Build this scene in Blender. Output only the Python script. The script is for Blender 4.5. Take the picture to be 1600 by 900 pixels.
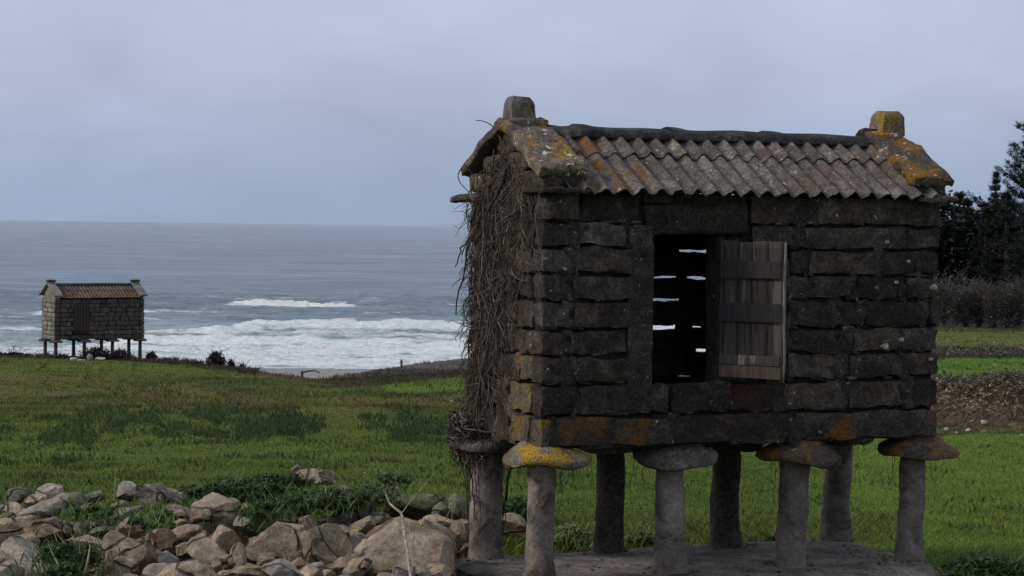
import bpy, math, random
import numpy as np
from mathutils import Vector, Matrix, Euler

# ------------------------------------------------------------------ scene, camera, sky, sun
for o in list(bpy.data.objects): bpy.data.objects.remove(o)
S = bpy.context.scene
COL = S.collection
S.render.resolution_x, S.render.resolution_y = 1024, 576
S.view_settings.view_transform = 'Standard'; S.view_settings.look = 'None'
S.view_settings.exposure = 0.33; S.view_settings.gamma = 1.0

FPX, PITCH, ROLL, EYE = 3117.2, .0308, .0142, 2.41          # focal length in photo pixels, tilt, roll, eye height
cam_d = bpy.data.cameras.new('camera'); cam = bpy.data.objects.new('camera', cam_d); COL.objects.link(cam)
cam_d.sensor_width = 36; cam_d.lens = FPX/1600*36; cam_d.clip_start = .1; cam_d.clip_end = 60000
fw = Vector((0, math.cos(PITCH), -math.sin(PITCH))); up0 = Vector((0, math.sin(PITCH), math.cos(PITCH))); rt0 = Vector((1, 0, 0))
cr, sr = math.cos(ROLL), math.sin(ROLL)
rt = rt0*cr + up0*sr; up = up0*cr - rt0*sr
M = Matrix((rt, up, -fw)).transposed().to_4x4(); M.translation = (0, 0, EYE)
cam.matrix_world = M; S.camera = cam

SUN = Vector((-.86, -.22, .60)).normalized()
sun_el = math.asin(SUN.z); sun_az = math.atan2(SUN.x, SUN.y)
w = bpy.data.worlds.new("World"); S.world = w; w.use_nodes = True
N = w.node_tree.nodes; L = w.node_tree.links; N.clear()
def wn(t, **k):
    n = N.new(t)
    for a, b in k.items(): setattr(n, a, b)
    return n
out = wn('ShaderNodeOutputWorld')
sky = wn('ShaderNodeTexSky', sky_type='NISHITA'); sky.sun_disc = False
sky.sun_elevation = sun_el; sky.sun_rotation = sun_az
bg1 = wn('ShaderNodeBackground'); bg1.inputs[1].default_value = .05; L.new(sky.outputs[0], bg1.inputs[0])
tc = wn('ShaderNodeTexCoord'); sep = wn('ShaderNodeSeparateXYZ'); L.new(tc.outputs['Generated'], sep.inputs[0])
# overcast deck: soft streaks of paler cloud over blue-grey rain cloud, darker towards the horizon
mp = wn('ShaderNodeMapping'); mp.inputs['Scale'].default_value = (6, 6, 13); mp.inputs['Location'].default_value = (1.3, .4, .2); L.new(tc.outputs['Generated'], mp.inputs[0])
nz = wn('ShaderNodeTexNoise'); nz.inputs['Scale'].default_value = 1.0; nz.inputs['Detail'].default_value = 5; nz.inputs['Roughness'].default_value = .52; nz.inputs['Distortion'].default_value = .35
L.new(mp.outputs[0], nz.inputs['Vector'])
r1 = wn('ShaderNodeValToRGB'); e = r1.color_ramp
e.elements[0].position = 0; e.elements[0].color = (.255, .325, .45, 1)
e.elements[1].position = 1; e.elements[1].color = (.46, .50, .58, 1)
for p, c in ((.02, (.265, .34, .465, 1)), (.06, (.335, .395, .525, 1)), (.11, (.40, .455, .58, 1)), (.3, (.45, .49, .58, 1))):
    x = e.elements.new(p); x.color = c
L.new(sep.outputs[2], r1.inputs[0])
r2 = wn('ShaderNodeMapRange'); r2.inputs[1].default_value = .38; r2.inputs[2].default_value = .62; r2.inputs[3].default_value = .92; r2.inputs[4].default_value = 1.07
L.new(nz.outputs[0], r2.inputs[0])
vm = wn('ShaderNodeVectorMath', operation='SCALE'); L.new(r1.outputs[0], vm.inputs[0]); L.new(r2.outputs[0], vm.inputs['Scale'])
bg2 = wn('ShaderNodeBackground'); L.new(vm.outputs[0], bg2.inputs[0]); bg2.inputs[1].default_value = 1.0
mx = wn('ShaderNodeMixShader'); mx.inputs[0].default_value = .93
L.new(bg1.outputs[0], mx.inputs[1]); L.new(bg2.outputs[0], mx.inputs[2]); L.new(mx.outputs[0], out.inputs[0])
sd = bpy.data.lights.new('sun', 'SUN'); sd.energy = 1.5; sd.angle = math.radians(11); sd.color = (1, .93, .82)
so = bpy.data.objects.new('sun', sd); COL.objects.link(so); so.rotation_euler = SUN.to_track_quat('Z', 'Y').to_euler()

# ------------------------------------------------------------------ measuring helpers
YAW, GX, GY = .386, .2216, 13.6                                # the near granary: heading and front-left pillar
def ray(px, py):
    a, b = px-800, py-450
    return (rt*(a/FPX) - up*(b/FPX) + fw)
def at(px, py, d):                                             # world point seen at a photo pixel, d metres out
    r = ray(px, py); return Vector((0, 0, EYE)) + r*(d/r.y)
cy_, sy_ = math.cos(YAW), math.sin(YAW)
def hit(px, py, ax, val):                                      # point of the granary's own plane (u, v or z = val) seen at a pixel
    r = ray(px, py); D = ((r.x*cy_+r.y*sy_), (-r.x*sy_+r.y*cy_), r.z)
    dx, dy = -GX, -GY; O = (dx*cy_+dy*sy_, -dx*sy_+dy*cy_, EYE)
    t = (val-O[ax])/D[ax]; return [O[i]+t*D[i] for i in range(3)]
def sstep(x, a, b):
    t = np.clip((np.asarray(x, float)-a)/(b-a), 0, 1); return t*t*(3-2*t)
def vn(x, y, seed=0):                                          # value noise, 0..1
    x = np.asarray(x, float); y = np.asarray(y, float)
    xi = np.floor(x).astype(np.int64); yi = np.floor(y).astype(np.int64); xf = x-xi; yf = y-yi
    xf = xf*xf*(3-2*xf); yf = yf*yf*(3-2*yf)
    def h(a, b):
        n = (a*374761393 + b*668265263 + seed*974634777) & 0xffffffff
        n = ((n ^ (n >> 13))*1274126177) & 0xffffffff
        return ((n ^ (n >> 16)) & 0xffff)/65535.
    return (h(xi, yi)*(1-xf)+h(xi+1, yi)*xf)*(1-yf) + (h(xi, yi+1)*(1-xf)+h(xi+1, yi+1)*xf)*yf
def fbm(x, y, seed=0, o=4):
    s = 0; a = .5; t = 0
    for i in range(o):
        s = s + a*vn(x*2**i, y*2**i, seed+i*7); t += a; a *= .55
    return s/t

# ------------------------------------------------------------------ object helpers
def tag(o, label=None, cat=None, group=None, kind=None):
    if label: o['label'] = label
    if cat: o['category'] = cat
    if group: o['group'] = group
    if kind: o['kind'] = kind
    return o
def empty(name, loc, rz=0, **k):
    o = bpy.data.objects.new(name, None); COL.objects.link(o); o.location = loc; o.rotation_euler = (0, 0, rz)
    o.empty_display_size = .2
    return tag(o, **k)
def mesh(name, V, F, smooth=None):
    me = bpy.data.meshes.new(name); V = np.asarray(V, dtype=np.float32)
    if isinstance(F, np.ndarray):
        n = F.shape[1]; me.vertices.add(len(V)); me.vertices.foreach_set('co', V.ravel())
        me.loops.add(F.size); me.loops.foreach_set('vertex_index', F.ravel().astype(np.int32))
        me.polygons.add(len(F)); me.polygons.foreach_set('loop_start', (np.arange(len(F))*n).astype(np.int32))
        me.update(calc_edges=True)
    else:
        me.from_pydata(V.tolist(), [], F); me.update()
    if smooth is not None:
        me.shade_smooth()
        if smooth < 179: me.set_sharp_from_angle(angle=math.radians(smooth))
    return me
def add(name, me, mat, parent=None):
    o = bpy.data.objects.new(name, me)
    if mat and not me.materials: me.materials.append(mat)
    COL.objects.link(o)
    if parent: o.parent = parent
    return o
def obj(name, V, F, mat, parent=None, smooth=None):
    return add(name, mesh(name, V, F, smooth), mat, parent)
def vcol(me, C, name='tint'):
    a = me.color_attributes.new(name, 'FLOAT_COLOR', 'POINT')
    C = np.asarray(C, np.float32)
    if C.shape[1] == 3: C = np.concatenate([C, np.ones((len(C), 1), np.float32)], 1)
    a.data.foreach_set('color', C.ravel())
def join(parts):
    V = []; F = []; n = 0
    for v, f in parts:
        V.append(np.asarray(v, float)); F.append(np.asarray(f)+n); n += len(v)
    return np.concatenate(V), np.concatenate(F)

_cube = {}
def cube_grid(nx, ny, nz):
    k = (nx, ny, nz)
    if k in _cube: return _cube[k]
    idx = {}; V = []; F = []
    def vid(i, j, l):
        q = (i, j, l)
        if q not in idx: idx[q] = len(V); V.append((2*i/nx-1, 2*j/ny-1, 2*l/nz-1))
        return idx[q]
    for i in range(nx):
        for j in range(ny):
            F.append((vid(i, j, 0), vid(i, j+1, 0), vid(i+1, j+1, 0), vid(i+1, j, 0)))
            F.append((vid(i, j, nz), vid(i+1, j, nz), vid(i+1, j+1, nz), vid(i, j+1, nz)))
    for i in range(nx):
        for l in range(nz):
            F.append((vid(i, 0, l), vid(i+1, 0, l), vid(i+1, 0, l+1), vid(i, 0, l+1)))
            F.append((vid(i, ny, l), vid(i, ny, l+1), vid(i+1, ny, l+1), vid(i+1, ny, l)))
    for j in range(ny):
        for l in range(nz):
            F.append((vid(0, j, l), vid(0, j, l+1), vid(0, j+1, l+1), vid(0, j+1, l)))
            F.append((vid(nx, j, l), vid(nx, j+1, l), vid(nx, j+1, l+1), vid(nx, j, l+1)))
    _cube[k] = (np.array(V), np.array(F)); return _cube[k]
def wob(P, seed, freq, amp):                                   # smooth 3-D wobble from summed sines
    r = np.random.RandomState(seed); D = np.zeros_like(P)
    for k in range(5):
        f = freq*(1+.8*k)
        A = r.normal(size=(3, 3)); A = A/np.linalg.norm(A, axis=1, keepdims=True)
        D += np.sin(P@A.T*f + r.uniform(0, 6.28, 3))*amp/(1+.7*k)
    return D
def block(a0, a1, b0, b1, c0, c1, seed, rnd=.018, amp=.006, seg=None, freq=9, taper=0):
    sx, sy, sz = (a1-a0)/2, (b1-b0)/2, (c1-c0)/2
    if seg is None: seg = (max(3, min(14, int(sx*2/.035))), 3, max(4, min(7, int(sz*2/.03))))
    V, F = cube_grid(*seg); V = V.copy()
    r = np.random.RandomState(seed)
    H = np.array([sx, sy, sz]); rr = min(rnd, .8*H.min())
    # push grid lines toward the edges so the worn arris is tight, then round
    V = np.sign(V)*np.abs(V)**.75
    P = V*H; Q = np.clip(P, -(H-rr), (H-rr)); D = P-Q; n = np.linalg.norm(D, axis=1, keepdims=True); n[n == 0] = 1
    ins = np.minimum(1, rr/n); P = Q + D*ins
    P[:, 2] += P[:, 0]/max(sx, .01)*r.uniform(-1, 1)*taper
    P[:, 0] += P[:, 2]/max(sz, .01)*r.uniform(-1, 1)*taper
    P = P + np.array([(a0+a1)/2, (b0+b1)/2, (c0+c1)/2])
    P = P + wob(P, seed, freq, amp*.5) + wob(P, seed+5, freq*3.1, amp*.35) + wob(P, seed+8, freq*8, amp*.16)
    return P, F
def tube(P, R, sides=6, cap=True):                             # tapered tube along a polyline
    P = np.asarray(P, float); n = len(P); R = np.broadcast_to(np.asarray(R, float), (n,))
    T = np.gradient(P, axis=0); T /= np.linalg.norm(T, axis=1, keepdims=True)+1e-9
    ref = np.array([0, 0, 1.]) if abs(T[:, 2]).mean() < .8 else np.array([1., 0, 0])
    A = np.cross(T, ref); A /= np.linalg.norm(A, axis=1, keepdims=True)+1e-9; B = np.cross(T, A)
    th = np.arange(sides)*2*math.pi/sides
    V = P[:, None]+R[:, None, None]*(A[:, None]*np.cos(th)[None, :, None]+B[:, None]*np.sin(th)[None, :, None])
    V = V.reshape(-1, 3); i = np.arange(n-1)[:, None]*sides; j = np.arange(sides)[None]; k = (j+1) % sides
    F = np.stack([i+j, i+k, i+sides+k, i+sides+j], -1).reshape(-1, 4)
    return V, F
def lathe(prof, sides=24, sup=2.0, seed=0, amp=0):
    th = np.arange(sides)*2*math.pi/sides; c, s = np.cos(th), np.sin(th)
    k = 1/((np.abs(c)**sup+np.abs(s)**sup)**(1/sup)); V = []
    for r, z in prof: V.append(np.stack([r*k*c, r*k*s, np.full(sides, z)], 1))
    V = np.concatenate(V); F = []
    for a in range(len(prof)-1):
        for b in range(sides): F.append((a*sides+b, a*sides+(b+1) % sides, (a+1)*sides+(b+1) % sides, (a+1)*sides+b))
    V = V + (wob(V, seed, 7, amp) if amp else 0)
    n = len(V); V = np.concatenate([V, [[0, 0, prof[0][1]], [0, 0, prof[-1][1]]]]); m = (len(prof)-1)*sides
    Fl = [tuple(f) for f in F]+[(n, (b+1) % sides, b) for b in range(sides)]+[(n+1, m+b, m+(b+1) % sides) for b in range(sides)]
    return V, Fl
_ico = {}
def ico(sub):
    if sub in _ico: return _ico[sub]
    import bmesh
    bm = bmesh.new(); bmesh.ops.create_icosphere(bm, subdivisions=sub, radius=1)
    V = np.array([v.co[:] for v in bm.verts]); F = np.array([[v.index for v in f.verts] for f in bm.faces]); bm.free()
    _ico[sub] = (V, F); return _ico[sub]
def rock(sx, sy, sz, seed, sub=4, cuts=11, rot=0., round_=.0, planes=()):  # broken field stone: a ball cut by planes, chipped
    V, F = ico(sub); V = V.copy(); r = np.random.RandomState(seed)
    for k in range(cuts):
        n = r.normal(size=3); n /= np.linalg.norm(n); d = r.uniform(.42, .80)+round_
        p = V@n; over = p > d; V[over] -= np.outer((p[over]-d)*.97, n)
    for nx_, ny_, nz_, d_ in planes:
        n = np.array([nx_, ny_, nz_]); n = n/np.linalg.norm(n); p = V@n; over = p > d_; V[over] -= np.outer((p[over]-d_)*.97, n)
    V = V/np.abs(V).max(0)
    V += wob(V, seed+3, 2.6, .035) + wob(V, seed+9, 8, .018) + wob(V, seed+13, 21, .007)
    c, s = math.cos(rot), math.sin(rot); H = np.array([sx, sy, sz])
    V = V*H; V = np.stack([V[:, 0]*c-V[:, 2]*s, V[:, 1], V[:, 0]*s+V[:, 2]*c], 1)
    return V, F

# ------------------------------------------------------------------ materials
def M_(name):
    m = bpy.data.materials.new(name); m.use_nodes = True; nt = m.node_tree; b = nt.nodes['Principled BSDF']
    b.inputs['Roughness'].default_value = .9; b.inputs['Specular IOR Level'].default_value = .25
    return m, nt, b
def nd(nt, t, **k):
    n = nt.nodes.new(t)
    for a, b in k.items(): setattr(n, a, b)
    return n
def noise(nt, vec, scale, detail=5, rough=.6, dist=0):
    n = nd(nt, 'ShaderNodeTexNoise'); n.inputs['Scale'].default_value = scale; n.inputs['Detail'].default_value = detail
    n.inputs['Roughness'].default_value = rough; n.inputs['Distortion'].default_value = dist; nt.links.new(vec, n.inputs['Vector']); return n.outputs[0]
def ramp(nt, fac, pts):
    n = nd(nt, 'ShaderNodeValToRGB'); e = n.color_ramp.elements
    e[0].position, e[0].color = pts[0][0], (*pts[0][1], 1); e[1].position, e[1].color = pts[-1][0], (*pts[-1][1], 1)
    for p, c in pts[1:-1]: x = e.new(p); x.color = (*c, 1)
    nt.links.new(fac, n.inputs[0]); return n.outputs[0]
def mixc(nt, fac, a, b, mode='MIX'):
    n = nd(nt, 'ShaderNodeMix', data_type='RGBA', blend_type=mode)
    for s, i in ((fac, 0), (a, 6), (b, 7)):
        if isinstance(s, (int, float)): n.inputs[i].default_value = s
        elif isinstance(s, tuple): n.inputs[i].default_value = (*s, 1)
        else: nt.links.new(s, n.inputs[i])
    return n.outputs[2]
def rng(nt, v, a, b, c=0., d=1.):
    n = nd(nt, 'ShaderNodeMapRange'); n.interpolation_type = 'SMOOTHSTEP'
    for i, x in zip((1, 2, 3, 4), (a, b, c, d)): n.inputs[i].default_value = x
    nt.links.new(v, n.inputs[0]); return n.outputs[0]
def bump(nt, b, h, strength, dist):
    n = nd(nt, 'ShaderNodeBump'); n.inputs['Strength'].default_value = strength; n.inputs['Distance'].default_value = dist
    nt.links.new(h, n.inputs['Height']); nt.links.new(n.outputs[0], b.inputs['Normal'])
def stone_mat(name, dark, mid, light, patch=None, patch_at=(.55, .62), patch_scale=4, speck=(.35, .34, .32), speck_at=.72,
              scale=6, rough=.92, bdist=.012, var=.35, coord='Object', fine=.42, crack=0):
    m, nt, b = M_(name); t = nd(nt, 'ShaderNodeTexCoord'); oi = nd(nt, 'ShaderNodeObjectInfo')
    sh = nd(nt, 'ShaderNodeVectorMath', operation='ADD'); nt.links.new(t.outputs[coord], sh.inputs[0])
    cm = nd(nt, 'ShaderNodeMath', operation='MULTIPLY'); cm.inputs[1].default_value = 37.; nt.links.new(oi.outputs['Random'], cm.inputs[0])
    cb = nd(nt, 'ShaderNodeCombineXYZ'); nt.links.new(cm.outputs[0], cb.inputs[0]); nt.links.new(cm.outputs[0], cb.inputs[2]); nt.links.new(cb.outputs[0], sh.inputs[1])
    v = sh.outputs[0]
    n1 = noise(nt, v, scale, 8, .65, .6); n2 = noise(nt, v, scale*7, 6, .7); n3 = noise(nt, v, scale*.35, 3, .5)
    c = ramp(nt, n1, [(.3, dark), (.5, mid), (.72, light)])
    c = mixc(nt, rng(nt, n2, .38, .62), c, mixc(nt, 1., c, (fine, fine*.96, fine*.93), 'MULTIPLY'))
    c = mixc(nt, rng(nt, n3, .40, .66), c, mixc(nt, 1., c, (1.5, 1.45, 1.4), 'MULTIPLY'))
    if patch:
        pm = noise(nt, v, patch_scale, 12, .70, .6); f = rng(nt, pm, *patch_at)
        n5 = noise(nt, v, scale*12, 4, .7); pc = mixc(nt, rng(nt, n5, .38, .62), tuple(q*.45 for q in patch), tuple(min(1, q*1.25) for q in patch))
        c = mixc(nt, f, c, pc)
    sp = noise(nt, v, scale*3.2, 3, .5); f = rng(nt, sp, speck_at-.03, speck_at+.03)
    c = mixc(nt, f, c, speck)
    # each stone has its own shade
    vr = nd(nt, 'ShaderNodeMapRange'); vr.inputs[3].default_value = 1-var; vr.inputs[4].default_value = 1+var; nt.links.new(oi.outputs['Random'], vr.inputs[0])
    vs = nd(nt, 'ShaderNodeVectorMath', operation='SCALE'); nt.links.new(c, vs.inputs[0]); nt.links.new(vr.outputs[0], vs.inputs['Scale'])
    nt.links.new(vs.outputs[0], b.inputs['Base Color']); b.inputs['Roughness'].default_value = rough
    ad = nd(nt, 'ShaderNodeMath', operation='ADD'); nt.links.new(n1, ad.inputs[0]); nt.links.new(n2, ad.inputs[1])
    if crack:
        dn = nd(nt, 'ShaderNodeVectorMath', operation='MULTIPLY_ADD'); nz_ = nd(nt, 'ShaderNodeTexNoise'); nz_.inputs['Scale'].default_value = crack*2; nt.links.new(v, nz_.inputs['Vector'])
        nt.links.new(nz_.outputs['Color'], dn.inputs[0]); dn.inputs[1].default_value = (.16/crack,)*3; nt.links.new(v, dn.inputs[2])
        vo = nd(nt, 'ShaderNodeTexVoronoi', feature='DISTANCE_TO_EDGE'); vo.inputs['Scale'].default_value = crack; nt.links.new(dn.outputs[0], vo.inputs['Vector'])
        ck = rng(nt, vo.outputs['Distance'], 0, .022); a2 = nd(nt, 'ShaderNodeMath', operation='MULTIPLY_ADD'); a2.inputs[1].default_value = 1.2; nt.links.new(ck, a2.inputs[0]); nt.links.new(ad.outputs[0], a2.inputs[2]); ad = a2
        b.inputs['Base Color'].links[0]; cx = mixc(nt, ck, mixc(nt, 1., vs.outputs[0], (.4, .38, .36), 'MULTIPLY'), vs.outputs[0]); nt.links.new(cx, b.inputs['Base Color'])
    bump(nt, b, ad.outputs[0], 1., bdist*1.7)
    return m
def tint_mat(name, rough=.8, mul=1., attr='tint', trans=0, spec=.2):
    m, nt, b = M_(name); a = nd(nt, 'ShaderNodeAttribute', attribute_name=attr)
    g = nd(nt, 'ShaderNodeNewGeometry')
    nt.links.new(a.outputs['Color'], b.inputs['Base Color']); b.inputs['Roughness'].default_value = rough; b.inputs['Specular IOR Level'].default_value = spec
    if trans:
        tr = nd(nt, 'ShaderNodeBsdfTranslucent'); nt.links.new(a.outputs['Color'], tr.inputs[0])
        mx = nd(nt, 'ShaderNodeMixShader'); mx.inputs[0].default_value = trans
        nt.links.new(b.outputs[0], mx.inputs[1]); nt.links.new(tr.outputs[0], mx.inputs[2]); nt.links.new(mx.outputs[0], nt.nodes['Material Output'].inputs[0])
    return m

m_wall = stone_mat('blackened_granite', (.024, .018, .0155), (.058, .0455, .039), (.125, .103, .089), var=.5, patch=(.085, .050, .032), patch_at=(.62, .72), patch_scale=2.2, speck_at=.74)
m_wall_l = stone_mat('grey_granite', (.035, .030, .028), (.073, .066, .063), (.15, .138, .13), speck_at=.70)
m_rust = stone_mat('rusty_lichen_granite', (.03, .026, .024), (.055, .048, .045), (.10, .09, .085), patch=(.14, .065, .022), patch_at=(.52, .64), patch_scale=3)
m_red = stone_mat('rust_stained_granite', (.035, .025, .023), (.06, .04, .036), (.07, .05, .045), patch=(.065, .028, .02), patch_at=(.42, .6), patch_scale=3)
m_mortar = stone_mat('lime_mortar', (.030, .026, .025), (.066, .058, .055), (.13, .117, .11), speck_at=.68, scale=9, bdist=.02, var=.1)
m_core = stone_mat('wall_core', (.02, .019, .018), (.03, .028, .027), (.045, .043, .04), var=0)
m_gable = stone_mat('brown_granite', (.04, .031, .026), (.085, .066, .053), (.16, .13, .108), patch=(.17, .115, .04), patch_at=(.62, .74), patch_scale=5)
m_yell = stone_mat('yellow_lichen_granite', (.10, .08, .06), (.18, .15, .11), (.28, .24, .18), patch=(.27, .17, .03), patch_at=(.47, .60), patch_scale=6)
m_orange = stone_mat('orange_lichen_granite', (.07, .058, .045), (.14, .115, .095), (.27, .245, .225), patch=(.33, .20, .03), patch_at=(.53, .62), patch_scale=5, speck=(.6, .58, .55), speck_at=.66)
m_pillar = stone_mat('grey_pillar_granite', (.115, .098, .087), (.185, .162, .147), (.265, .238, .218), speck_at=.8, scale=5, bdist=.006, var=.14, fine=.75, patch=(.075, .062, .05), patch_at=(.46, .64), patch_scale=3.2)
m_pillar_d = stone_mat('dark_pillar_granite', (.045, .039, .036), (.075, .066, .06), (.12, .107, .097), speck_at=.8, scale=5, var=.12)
m_orange_r = stone_mat('rich_orange_lichen_granite', (.07, .055, .042), (.13, .105, .085), (.27, .245, .225), patch=(.34, .175, .03), patch_at=(.46, .55), patch_scale=4, speck=(.6, .58, .55), speck_at=.66)
m_cap = stone_mat('capstone_granite', (.06, .050, .045), (.10, .084, .076), (.17, .145, .13), patch=(.19, .115, .03), patch_at=(.60, .70), patch_scale=3)
m_cap_y = stone_mat('yellow_capstone_granite', (.11, .095, .08), (.18, .155, .135), (.27, .24, .21), patch=(.42, .26, .03), patch_at=(.47, .56), patch_scale=3.4, var=.05)
m_cap_o = stone_mat('orange_capstone_granite', (.05, .042, .04), (.09, .07, .06), (.15, .12, .10), patch=(.25, .125, .022), patch_at=(.48, .60), patch_scale=2.8, var=.05)
m_sheet = stone_mat('weathered_fibre_cement', (.06, .052, .046), (.135, .12, .11), (.25, .228, .212), patch=(.115, .075, .052), patch_at=(.50, .66), patch_scale=3.2, speck=(.45, .43, .41), speck_at=.70, scale=8, bdist=.004, var=.06)
m_sheet_o = stone_mat('lichened_fibre_cement', (.07, .058, .05), (.14, .12, .11), (.24, .22, .20), patch=(.16, .085, .035), patch_at=(.46, .58), patch_scale=4.5, speck=(.5, .48, .45), speck_at=.70, scale=8, bdist=.004, var=.06)
m_ridge = stone_mat('sooty_ridge_tile', (.020, .020, .022), (.045, .044, .046), (.12, .112, .11), patch=(.14, .08, .045), patch_at=(.63, .72), patch_scale=2.5, speck_at=.75, scale=5, var=.2, bdist=.006)
m_slab = stone_mat('old_concrete', (.085, .072, .062), (.175, .156, .142), (.30, .275, .25), speck_at=.72, scale=4, bdist=.02, var=0, fine=.60, patch=(.06, .055, .035), patch_at=(.50, .66), patch_scale=2.2)
m_peb = stone_mat('white_pebble', (.35, .34, .33), (.5, .49, .47), (.62, .6, .58), speck_at=.9, var=.1)
m_rubble = stone_mat('tan_field_stone', (.20, .158, .108), (.385, .315, .225), (.56, .485, .375), patch=(.20, .19, .12), patch_at=(.60, .72), patch_scale=2, speck=(.48, .46, .42), speck_at=.72, scale=4, fine=.66, crack=1.6, bdist=.03, var=.22)
m_rubble_g = stone_mat('grey_field_stone', (.20, .178, .15), (.36, .325, .28), (.52, .485, .425), patch=(.16, .17, .10), patch_at=(.60, .72), patch_scale=2, speck=(.5, .49, .46), speck_at=.72, scale=4, fine=.66, crack=1.6, bdist=.03, var=.2)
m_rubble_m = stone_mat('mossy_field_stone', (.14, .14, .09), (.24, .24, .17), (.37, .36, .29), patch=(.10, .13, .05), patch_at=(.47, .62), patch_scale=3, speck=(.5, .5, .45), speck_at=.72, scale=4, fine=.66, crack=1.6, bdist=.03, var=.15)
m_rubble_r = stone_mat('ruddy_field_stone', (.17, .12, .08), (.30, .22, .16), (.43, .345, .265), speck=(.45, .4, .36), speck_at=.72, scale=4, fine=.66, crack=1.6, bdist=.03, var=.2)
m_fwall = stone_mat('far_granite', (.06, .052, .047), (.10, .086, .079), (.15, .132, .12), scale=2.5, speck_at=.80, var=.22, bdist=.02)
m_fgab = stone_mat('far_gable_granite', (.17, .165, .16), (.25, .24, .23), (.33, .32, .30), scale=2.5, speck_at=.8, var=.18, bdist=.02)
m_fred = stone_mat('red_fibre_cement', (.08, .048, .038), (.135, .082, .063), (.19, .13, .107), scale=2.5, speck=(.5, .4, .35), speck_at=.74, var=.1, bdist=.01)
m_twigd = stone_mat('dead_vine_bark', (.045, .034, .028), (.095, .075, .063), (.20, .168, .145), speck_at=.9, scale=7, bdist=.002, var=.2)
m_foam = None

def wood_mat(name, a, b2, c, paint=None):
    m, nt, b = M_(name); t = nd(nt, 'ShaderNodeTexCoord'); oi = nd(nt, 'ShaderNodeObjectInfo')
    mp = nd(nt, 'ShaderNodeMapping'); mp.inputs['Scale'].default_value = (14, 14, 1.6); nt.links.new(t.outputs['Object'], mp.inputs[0])
    cb = nd(nt, 'ShaderNodeCombineXYZ'); mm = nd(nt, 'ShaderNodeMath', operation='MULTIPLY'); mm.inputs[1].default_value = 23; nt.links.new(oi.outputs['Random'], mm.inputs[0]); nt.links.new(mm.outputs[0], cb.inputs[2])
    nt.links.new(cb.outputs[0], mp.inputs['Location'])
    n1 = noise(nt, mp.outputs[0], 3, 7, .65, .5); col = ramp(nt, n1, [(.3, a), (.52, b2), (.72, c)])
    if paint:
        n2 = noise(nt, mp.outputs[0], .7, 5, .6, .3); col = mixc(nt, rng(nt, n2, .54, .60), col, paint)
    nt.links.new(col, b.inputs['Base Color']); b.inputs['Roughness'].default_value = .75
    bump(nt, b, n1, .7, .004); return m
m_plank = wood_mat('weathered_plank', (.020, .015, .014), (.048, .037, .034), (.078, .062, .057), (.115, .092, .084))
m_batten = wood_mat('dark_batten', (.020, .017, .018), (.032, .027, .028), (.048, .041, .043))
m_batten_t = wood_mat('tan_batten', (.05, .034, .027), (.09, .063, .05), (.14, .10, .083))
m_batten_f = wood_mat('flaking_batten', (.03, .025, .025), (.06, .05, .048), (.12, .10, .09), (.22, .18, .16))
m_edge = wood_mat('lit_plank_edge', (.10, .09, .09), (.19, .17, .17), (.28, .26, .26))  # shutter's free edge: light falling on it is put into a paler wood colour
m_fdoor = wood_mat('red_brown_wood', (.032, .022, .02), (.052, .036, .033), (.08, .06, .056))
m_post = wood_mat('grey_post_wood', (.04, .036, .034), (.07, .065, .06), (.11, .1, .09))

# ------------------------------------------------------------------ the lie of the land
CT = np.array([-1.5, -.30, -.20, -.175, -.135, -.098, -.085, -.06, -.023, .03, .12, .16, .2, 1.5])
CD = np.array([70, 78, 74, 71, 61, 52.5, 56, 66, 83, 86, 90, 220, 420, 420.])
SEA = -13.0
def land(x, y, fine=True):
    x = np.asarray(x, float); y = np.asarray(y, float)
    t = x/np.maximum(y, 10)
    near = .75-.87*sstep(y, 5.5, 12.6)-.08*sstep(y, 13, 21)
    s = .046-.030*sstep(t, .09, .18)
    z = near - s*np.maximum(y-20, 0)
    z = z + .45*sstep(y, 27.2, 30.4)*sstep(t, .10, .18)
    if fine:
        amp = sstep(y, 16, 30)*(1-.85*sstep(y, 42, 54)*(1-sstep(t, .12, .18)))
        z = z + amp*(fbm(x*.16, y*.10, 3)-.5)*.5 + (fbm(x*.9, y*.6, 9, 3)-.5)*.10*(.3+.7*amp)
        z = z + (fbm(x*2.5, y*1.5, 19, 3)-.5)*.06*amp*sstep(y, 28, 50)
    c = np.interp(t, CT, CD)
    z = z-.32*np.maximum(y-c, 0)*sstep(y-c, 0, 2.5)
    beach = -12.5-.0105*np.maximum(y-160, 0)
    beach = np.where(x > 60, -12.2, beach)
    return np.maximum(z, beach)

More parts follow.
